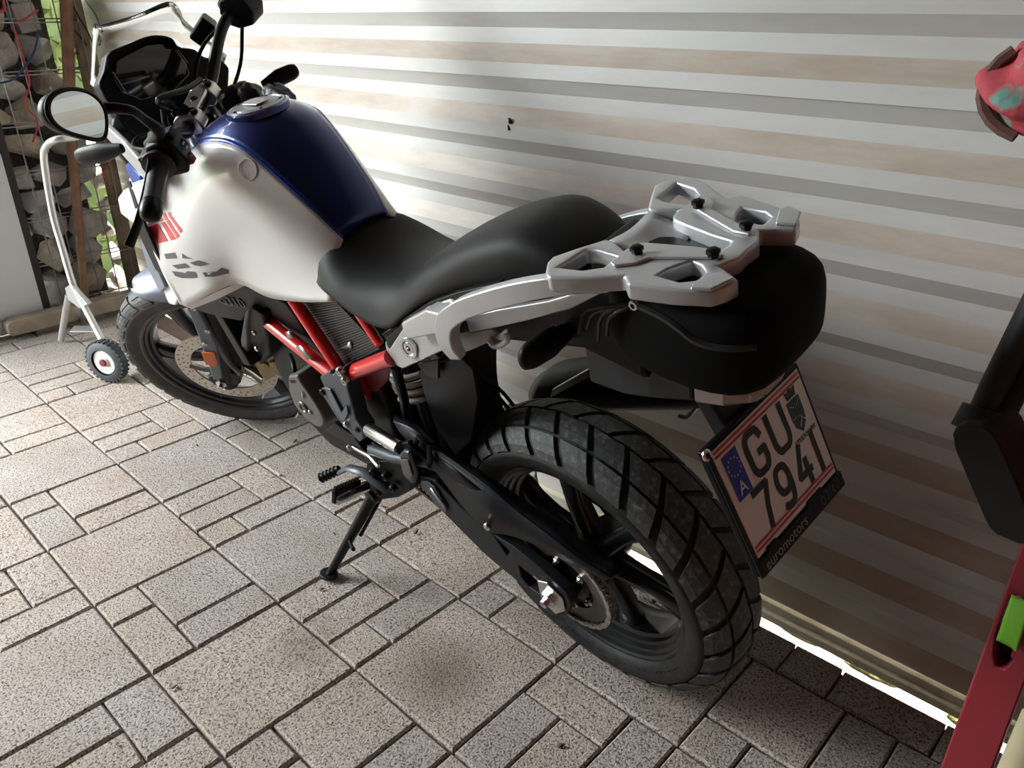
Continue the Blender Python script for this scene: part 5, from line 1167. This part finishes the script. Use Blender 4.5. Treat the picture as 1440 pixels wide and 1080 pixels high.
# ---- greenery and pale boulders beyond the gabion
LEAF = mat('sunlit_leaf', (.034, .058, .004), .7, var=(6, (.055, .072, .006), .4, .6))
bsh = empty('bush', (-3.4, 1.2, -.2)); tag(bsh, 'sunlit yellow green bush beyond the gabion end', 'bush')
bm = bmesh.new()
for k in range(9000):
    c = V((random.uniform(-4.3, -2.5), random.uniform(-.2, 3.0), random.uniform(-.15, 2.6)))
    u = V((random.gauss(0, 1), random.gauss(0, 1), random.gauss(0, 1))).normalized(); v = u.orthogonal().normalized(); s = random.uniform(.03, .06)
    w_ = u.cross(v) * .25 * s
    bm.faces.new([bm.verts.new(c + q) for q in (-u * s, v * s * .5 + w_, u * s, -v * s * .5 + w_)])
bm_box(bm, (-4.6, 1.2, 1.2), (.3, 5.0, 2.9)); bm_box(bm, (-3.0, 1.35, 1.3), (.3, 3.0, 3.0))
fo = fromb('foliage', bm, LEAF, bsh, smooth=False); fo['kind'] = 'stuff'; pr(fo, bsh)
for k in range(5):
    pr(tube('stem', [(-3.4 + .1 * k, .3 + .4 * k, -.2), (-3.4, .4 + .38 * k, .8), (-3.3 - .1 * k, .3 + .42 * k, 1.9)], [.02, .015, .006], WOOD, bsh, n=6), bsh)
PALE = mat('pale_boulder', (.55, .52, .46), .85, bump=(30, .01, .5))
for k, (x, y, z, s) in enumerate(((-2.02, 1.035, .53, .075), (-2.0, 1.03, .42, .07), (-2.05, 1.03, .30, .08), (-2.0, 1.03, .17, .07), (-2.03, 1.03, .03, .08), (-2.03, 1.03, .66, .06))):
    o = stone((x, y, z), (s * .9, s * .65, s), PALE if k != 2 else STONE2, None, 'boulder')
    tag(o, ['second highest pale boulder between gabion and wall', 'third highest pale boulder between gabion and wall', 'tan boulder in the middle of the pale boulder column', 'pale boulder just below the tan one', 'lowest boulder at the foot of the column beside the gabion', 'topmost small pale boulder between gabion and wall'][k], 'boulder', 'boulders between gabion and wall')
# =================================================================== THINGS AT THE RIGHT EDGE
REDF = mat('red_truck_paint', (.25, .022, .035), .42, bump=(150, .0004, .3)); BLKH = mat('black_foam_grip', (.016, .016, .018), .6, bump=(200, .0006, .4))
ht = empty('hand_truck', (1.95, .6, 0)); tag(ht, 'red steel hand truck with black handle at the right edge', 'hand truck')
q0, q1 = V((1.880, .60, 0.0)), V((1.950, .60, 1.0))
hole = [W(x, y, y=.598) for x, y in ((1396, 915), (1400, 890), (1418, 842), (1432, 838), (1443, 850), (1438, 880), (1425, 930), (1412, 942), (1400, 938))]
outl = [V((1.887, .598, 0)), V((1.947, .598, 0)), V((1.943, .598, .70)), V((1.940, .598, .95)), V((1.897, .598, .95)), V((1.893, .598, .62))]
pr(prism('upright', outl, (0, .035, 0), REDF, ht, bevel=.003, holes=[hole]), ht)
pr(prism('upright', [p + V((.30, 0, 0)) for p in outl], (0, .035, 0), REDF, ht, bevel=.003), ht)
for zz in (.12, .52, .92): pr(box('crossbar', (2.07, .625, zz), (.30, .03, .04), REDF, ht), ht)
pr(box('toe_plate', (2.07, .70, .012), (.38, .18, .008), REDF, ht), ht)
g = [(1337, 612), (1342, 602), (1350, 597), (1360, 595), (1384, 597), (1394, 605), (1402, 616), (1420, 652), (1440, 697), (1456, 735), (1455, 760), (1445, 768), (1432, 767), (1401, 754), (1392, 745), (1386, 735), (1362, 682), (1341, 634)]
pr(prism('end_plate', [W(x, y, y=.56) for x, y in g], (.012, .045, .016), BLKH, ht, bevel=.005), ht)
pr(prism('plate_face', [W(x + (1396 - x) * .10, y + (680 - y) * .06, y=.5595) for x, y in g], (0, -.0015, 0), mat('black_rubber_face', (.006, .006, .0075), .5), ht, bevel=.001), ht)
pr(tube('collar', [W(1372, 606, y=.585), W(1384, 574, y=.595)], [.027, .023], BLKH, ht, n=14), ht)
pr(tube('handle_tube', [W(1380, 585, y=.595), W(1398, 545, y=.605), W(1425, 490, y=.62), W(1470, 400, y=.64)], .0155, BLKH, ht, n=12, sm=4), ht)
pr(tube('handle_tube', [W(1408, 612, y=.60), W(1414, 580, y=.605), W(1440, 528, y=.625), W(1490, 440, y=.65)], .0125, BLKH, ht, n=12, sm=4), ht)
pr(tube('brace', [W(1470, 400, y=.64), V((2.07, .63, .93))], .015, BLKH, ht, n=10), ht)
pr(tube('hook_arm', [(2.10, .625, .92), (2.10, .625, 1.10), (2.06, .622, 1.16), (1.85, .603, 1.168)], .011, REDF, ht, n=10, sm=4), ht)
GRN = mat('green_strap', (.17, .46, .03), .7, bump=(600, .0006, .5))
strap = surf('lashing_strap', [[W(x, 838 + dy, y=.592 - .003 * k) for x in ((1426), (1440), (1462))] if False else [W(1424 - 22 * t, 836 + 62 * t, y=.594 - .010 * math.sin(t * 3.1)), W(1436 - 14 * t, 842 + 66 * t, y=.592 - .010 * math.sin(t * 3.1)), W(1452 - 22 * t, 846 + 70 * t, y=.592 - .010 * math.sin(t * 3.1))] for k, t in enumerate((0, .3, .6, 1))], GRN, None, n=(4, 3), thick=.003)
mk('strap_tail', [W(x, y, y=.625) for x, y in ((1392, 950), (1392, 885), (1428, 872), (1450, 880), (1440, 950))], [(0, 1, 2, 3, 4)], mat('black_webbing', (.01, .01, .011), .7), strap, solid=.004)
tag(strap, 'bright green lashing strap threaded through the slot of the red upright', 'strap')
tub = prism('plastic_tub', [(1.952, .40, .0), (2.25, .40, 0), (2.25, .40, .535), (1.952, .40, .520)], (0, .15, 0), mat('beige_plastic', (.48, .42, .27), .5), bevel=.02); tag(tub, 'beige plastic tub standing at the lower right corner', 'tub')
# pink and teal cloth bundle
bm = bmesh.new(); bmesh.ops.create_icosphere(bm, subdivisions=4, radius=1)
for v in bm.verts:
    k = 1 + .10 * math.sin(v.co.x * 6 + v.co.z * 5) + .07 * math.sin(v.co.y * 9 - v.co.z * 7); v.co = V((v.co.x * .064 * k, v.co.y * .05 * k, v.co.z * .044 * k))
CL = mat('patterned_cloth', (.50, .07, .09), .8, bump=(90, .004, .5), var=(18, (.16, .36, .30), .50, .56))
o = fromb('cloth_bundle', bm, CL, None); o.location = W(1484, 124, y=.60); tag(o, 'red and teal cloth bundle at the upper right edge', 'cloth')
tube('rim_band', [V((.06 * math.cos(t) * .98, -.02 + .045 * math.sin(t) * .2, .047 * math.sin(t))) for t in [k * .26 for k in range(9, 18)]], .006, mat('brown_band', (.12, .06, .05), .8), o, n=6)
# dry leaves and crumbs on the floor
LEAFL = ['behind the front wheel, farthest left', 'left of the gear lever', 'just left of the gear toe peg', 'in front of the side stand foot', 'touching the side stand foot', 'under the swingarm front end', 'below the swingarm sticker', 'below the middle of the swingarm', 'below the rear axle, left of a pair', 'below the rear axle, right of a pair', 'nearest the front tyre and engine', 'on the big slab at lower left', 'at the lower left photo corner', 'left of the side stand middle']
DRY = mat('dry_leaf', (.10, .065, .04), .8)
for k, (x, y) in enumerate(((277, 626), (350, 641), (394, 668), (452, 828), (470, 811), (540, 712), (585, 748), (612, 793), (750, 1039), (788, 1048), (415, 620), (245, 965), (165, 1045), (470, 750))):
    c = W(x, y, z=.004); s = random.uniform(.005, .010); an = random.uniform(0, 6)
    vs = [(s * math.cos(an) * a - s * math.sin(an) * b, s * math.sin(an) * a + s * math.cos(an) * b, h) for a, b, h in ((-1, 0, 0), (-.3, .5, .003), (.6, .3, .001), (1.1, 0, .004), (.5, -.4, .002), (-.4, -.4, .0))]
    o = mk('dry_leaf', vs, [(0, 1, 2, 3, 4, 5)], DRY, solid=.0006); o.location = (c.x, c.y, .0015); tag(o, 'tiny dry leaf crumb on the paving ' + LEAFL[k], 'leaf', 'leaf crumbs on the paving')
for k, (x, y) in enumerate(((717, 170), (716, 180))):
    bm = bmesh.new(); bm_tube(bm, [W(x - 1, y - 4, y=1.083), W(x + 1, y + 3, y=1.083)], [.003, .005], 8)
    o = fromb('insect', bm, CBLK); tag(o, ['upper of two small dark insects on the corrugated wall', 'lower of two small dark insects on the corrugated wall'][k], 'insect')
